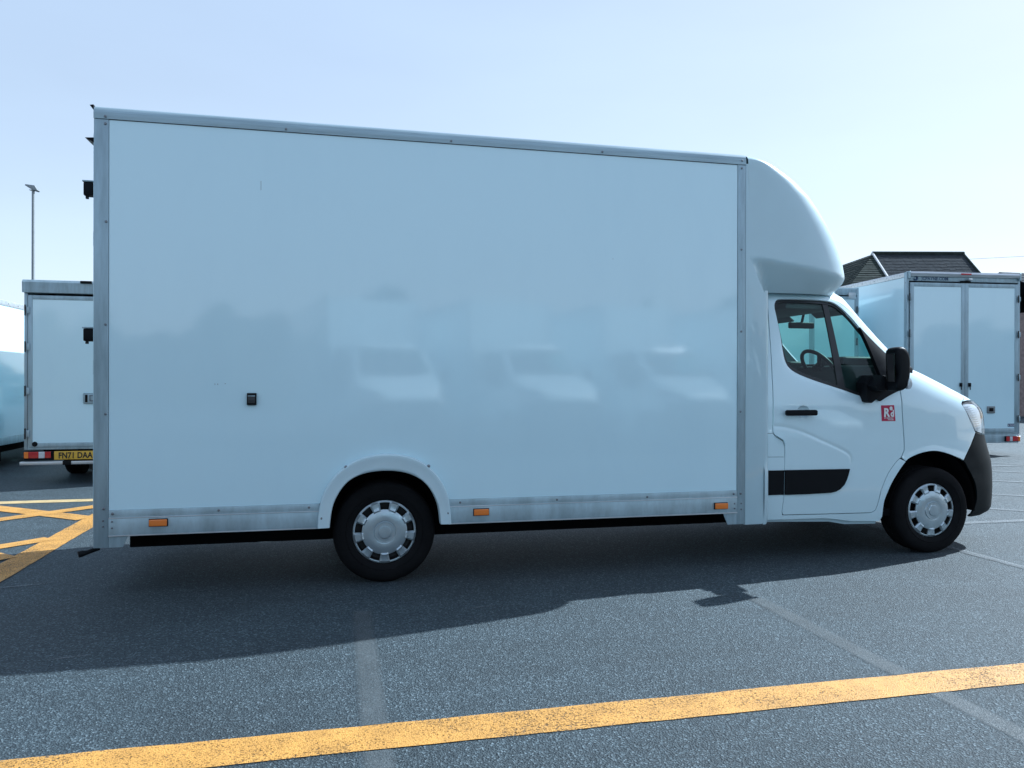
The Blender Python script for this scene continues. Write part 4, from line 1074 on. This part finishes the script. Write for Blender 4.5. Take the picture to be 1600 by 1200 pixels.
# second house just inside the right edge
H2 = empty('house', (27.6, 18.6, 0), 'brick house with slate roof at the far right edge of the photo', 'house')
def wall_box(bm, x0, x1, y0, y1, z0, z1): add_box(bm, x0, x1, y0, y1, z0, z1)
bm = bmesh.new(); add_box(bm, .15, 9, 0, 7, 0, 4.3)
from_bm('wall', bm, M['brickwall'], H2, 10)
tiled_slope(H2, M['tile'], (-.1, -.3, 4.2), (9.2, -.3, 4.2), (9.2, 3.5, 6.1), (-.1, 3.5, 6.1), 12)
tiled_slope(H2, M['tile'], (9.2, 7.3, 4.2), (-.1, 7.3, 4.2), (-.1, 3.5, 6.1), (9.2, 3.5, 6.1), 12)
for x, z in ((.45, 2.6), (.45, .5), (3.2, 2.6), (3.2, .5), (6.2, 2.6), (6.2, .5)):
    wf = box('window', M['verge'], H2, x, x + 1.1, -.05, .03, z, z + 1.25, 0)
    for g in (.06, .58): box('pane', M['pane'], wf, x + g, x + g + .46, -.065, -.051, z + .06, z + 1.19, 0)

# telephone wire
wp = [Vector((31.6, 28.6, 7.8)).lerp(Vector((62, 21.8, 10.6)), i / 20) - Vector((0, 0, .35 * sin(pi * i / 20))) for i in range(21)]
wo = tube('overhead_wire', M['print_black'], None, wp, .008, 5)
wo['label'] = 'thin overhead wire crossing the sky beside the slate roof'; wo['category'] = 'wire'

# unseen tree belt added behind the trucks to darken the panel's reflections
tb = bmesh.new(); rnd = random.Random(11)
def belt_h(x): return 4.7 + .8 * sin(x * .31 + 1) + .6 * sin(x * .83) + .5 * sin(x * 2.1 + 2)
for i in range(16000):
    x = rnd.uniform(-60, 75); h = belt_h(x); z = h * rnd.random() ** .8; y = -38 + rnd.uniform(-1, 1) * 2.2 * (1 - .5 * z / h); q_ = rnd.uniform(.22, .6)
    q = Matrix.Translation((x, y, z)) @ Matrix.Rotation(rnd.uniform(0, 6.28), 4, 'Z') @ Matrix.Rotation(rnd.uniform(-1.2, 1.2), 4, 'X')
    tb.faces.new([tb.verts.new(q @ Vector(c)) for c in ((-q_, 0, -q_), (q_, 0, -q_ * .6), (q_ * .8, 0, q_), (-q_ * .7, 0, q_ * .8))])
me = bpy.data.meshes.new('added_tree_belt'); tb.to_mesh(me); tb.free()
to = link('added_tree_belt', me, M['leaf']); to['kind'] = 'stuff'; to['label'] = 'unseen belt of dark trees added to darken the panel reflections'; to['category'] = 'trees'

# hedge closing the far side of the yard
hb_ = bmesh.new(); rnd = random.Random(3)
for i in range(9000):
    x = rnd.uniform(-60, 70); h = 2.3 + .5 * sin(x * .7) + .3 * sin(x * 2.3)
    z = rnd.uniform(0, h); y = 44 + rnd.uniform(-.8, .8) * (1 - .4 * z / h); s = rnd.uniform(.12, .3)
    q = Matrix.Translation((x, y, z)) @ Matrix.Rotation(rnd.uniform(0, 6.28), 4, 'Z') @ Matrix.Rotation(rnd.uniform(-1.2, 1.2), 4, 'X')
    hb_.faces.new([hb_.verts.new(q @ Vector(c)) for c in ((-s, 0, -s), (s, 0, -s * .6), (s * .8, 0, s), (-s * .7, 0, s * .8))])
me = bpy.data.meshes.new('hedge'); hb_.to_mesh(me); hb_.free()
ho = link('boundary_hedge', me, M['leaf']); ho['kind'] = 'stuff'; ho['label'] = 'dark hedge along the far side of the yard'; ho['category'] = 'hedge'
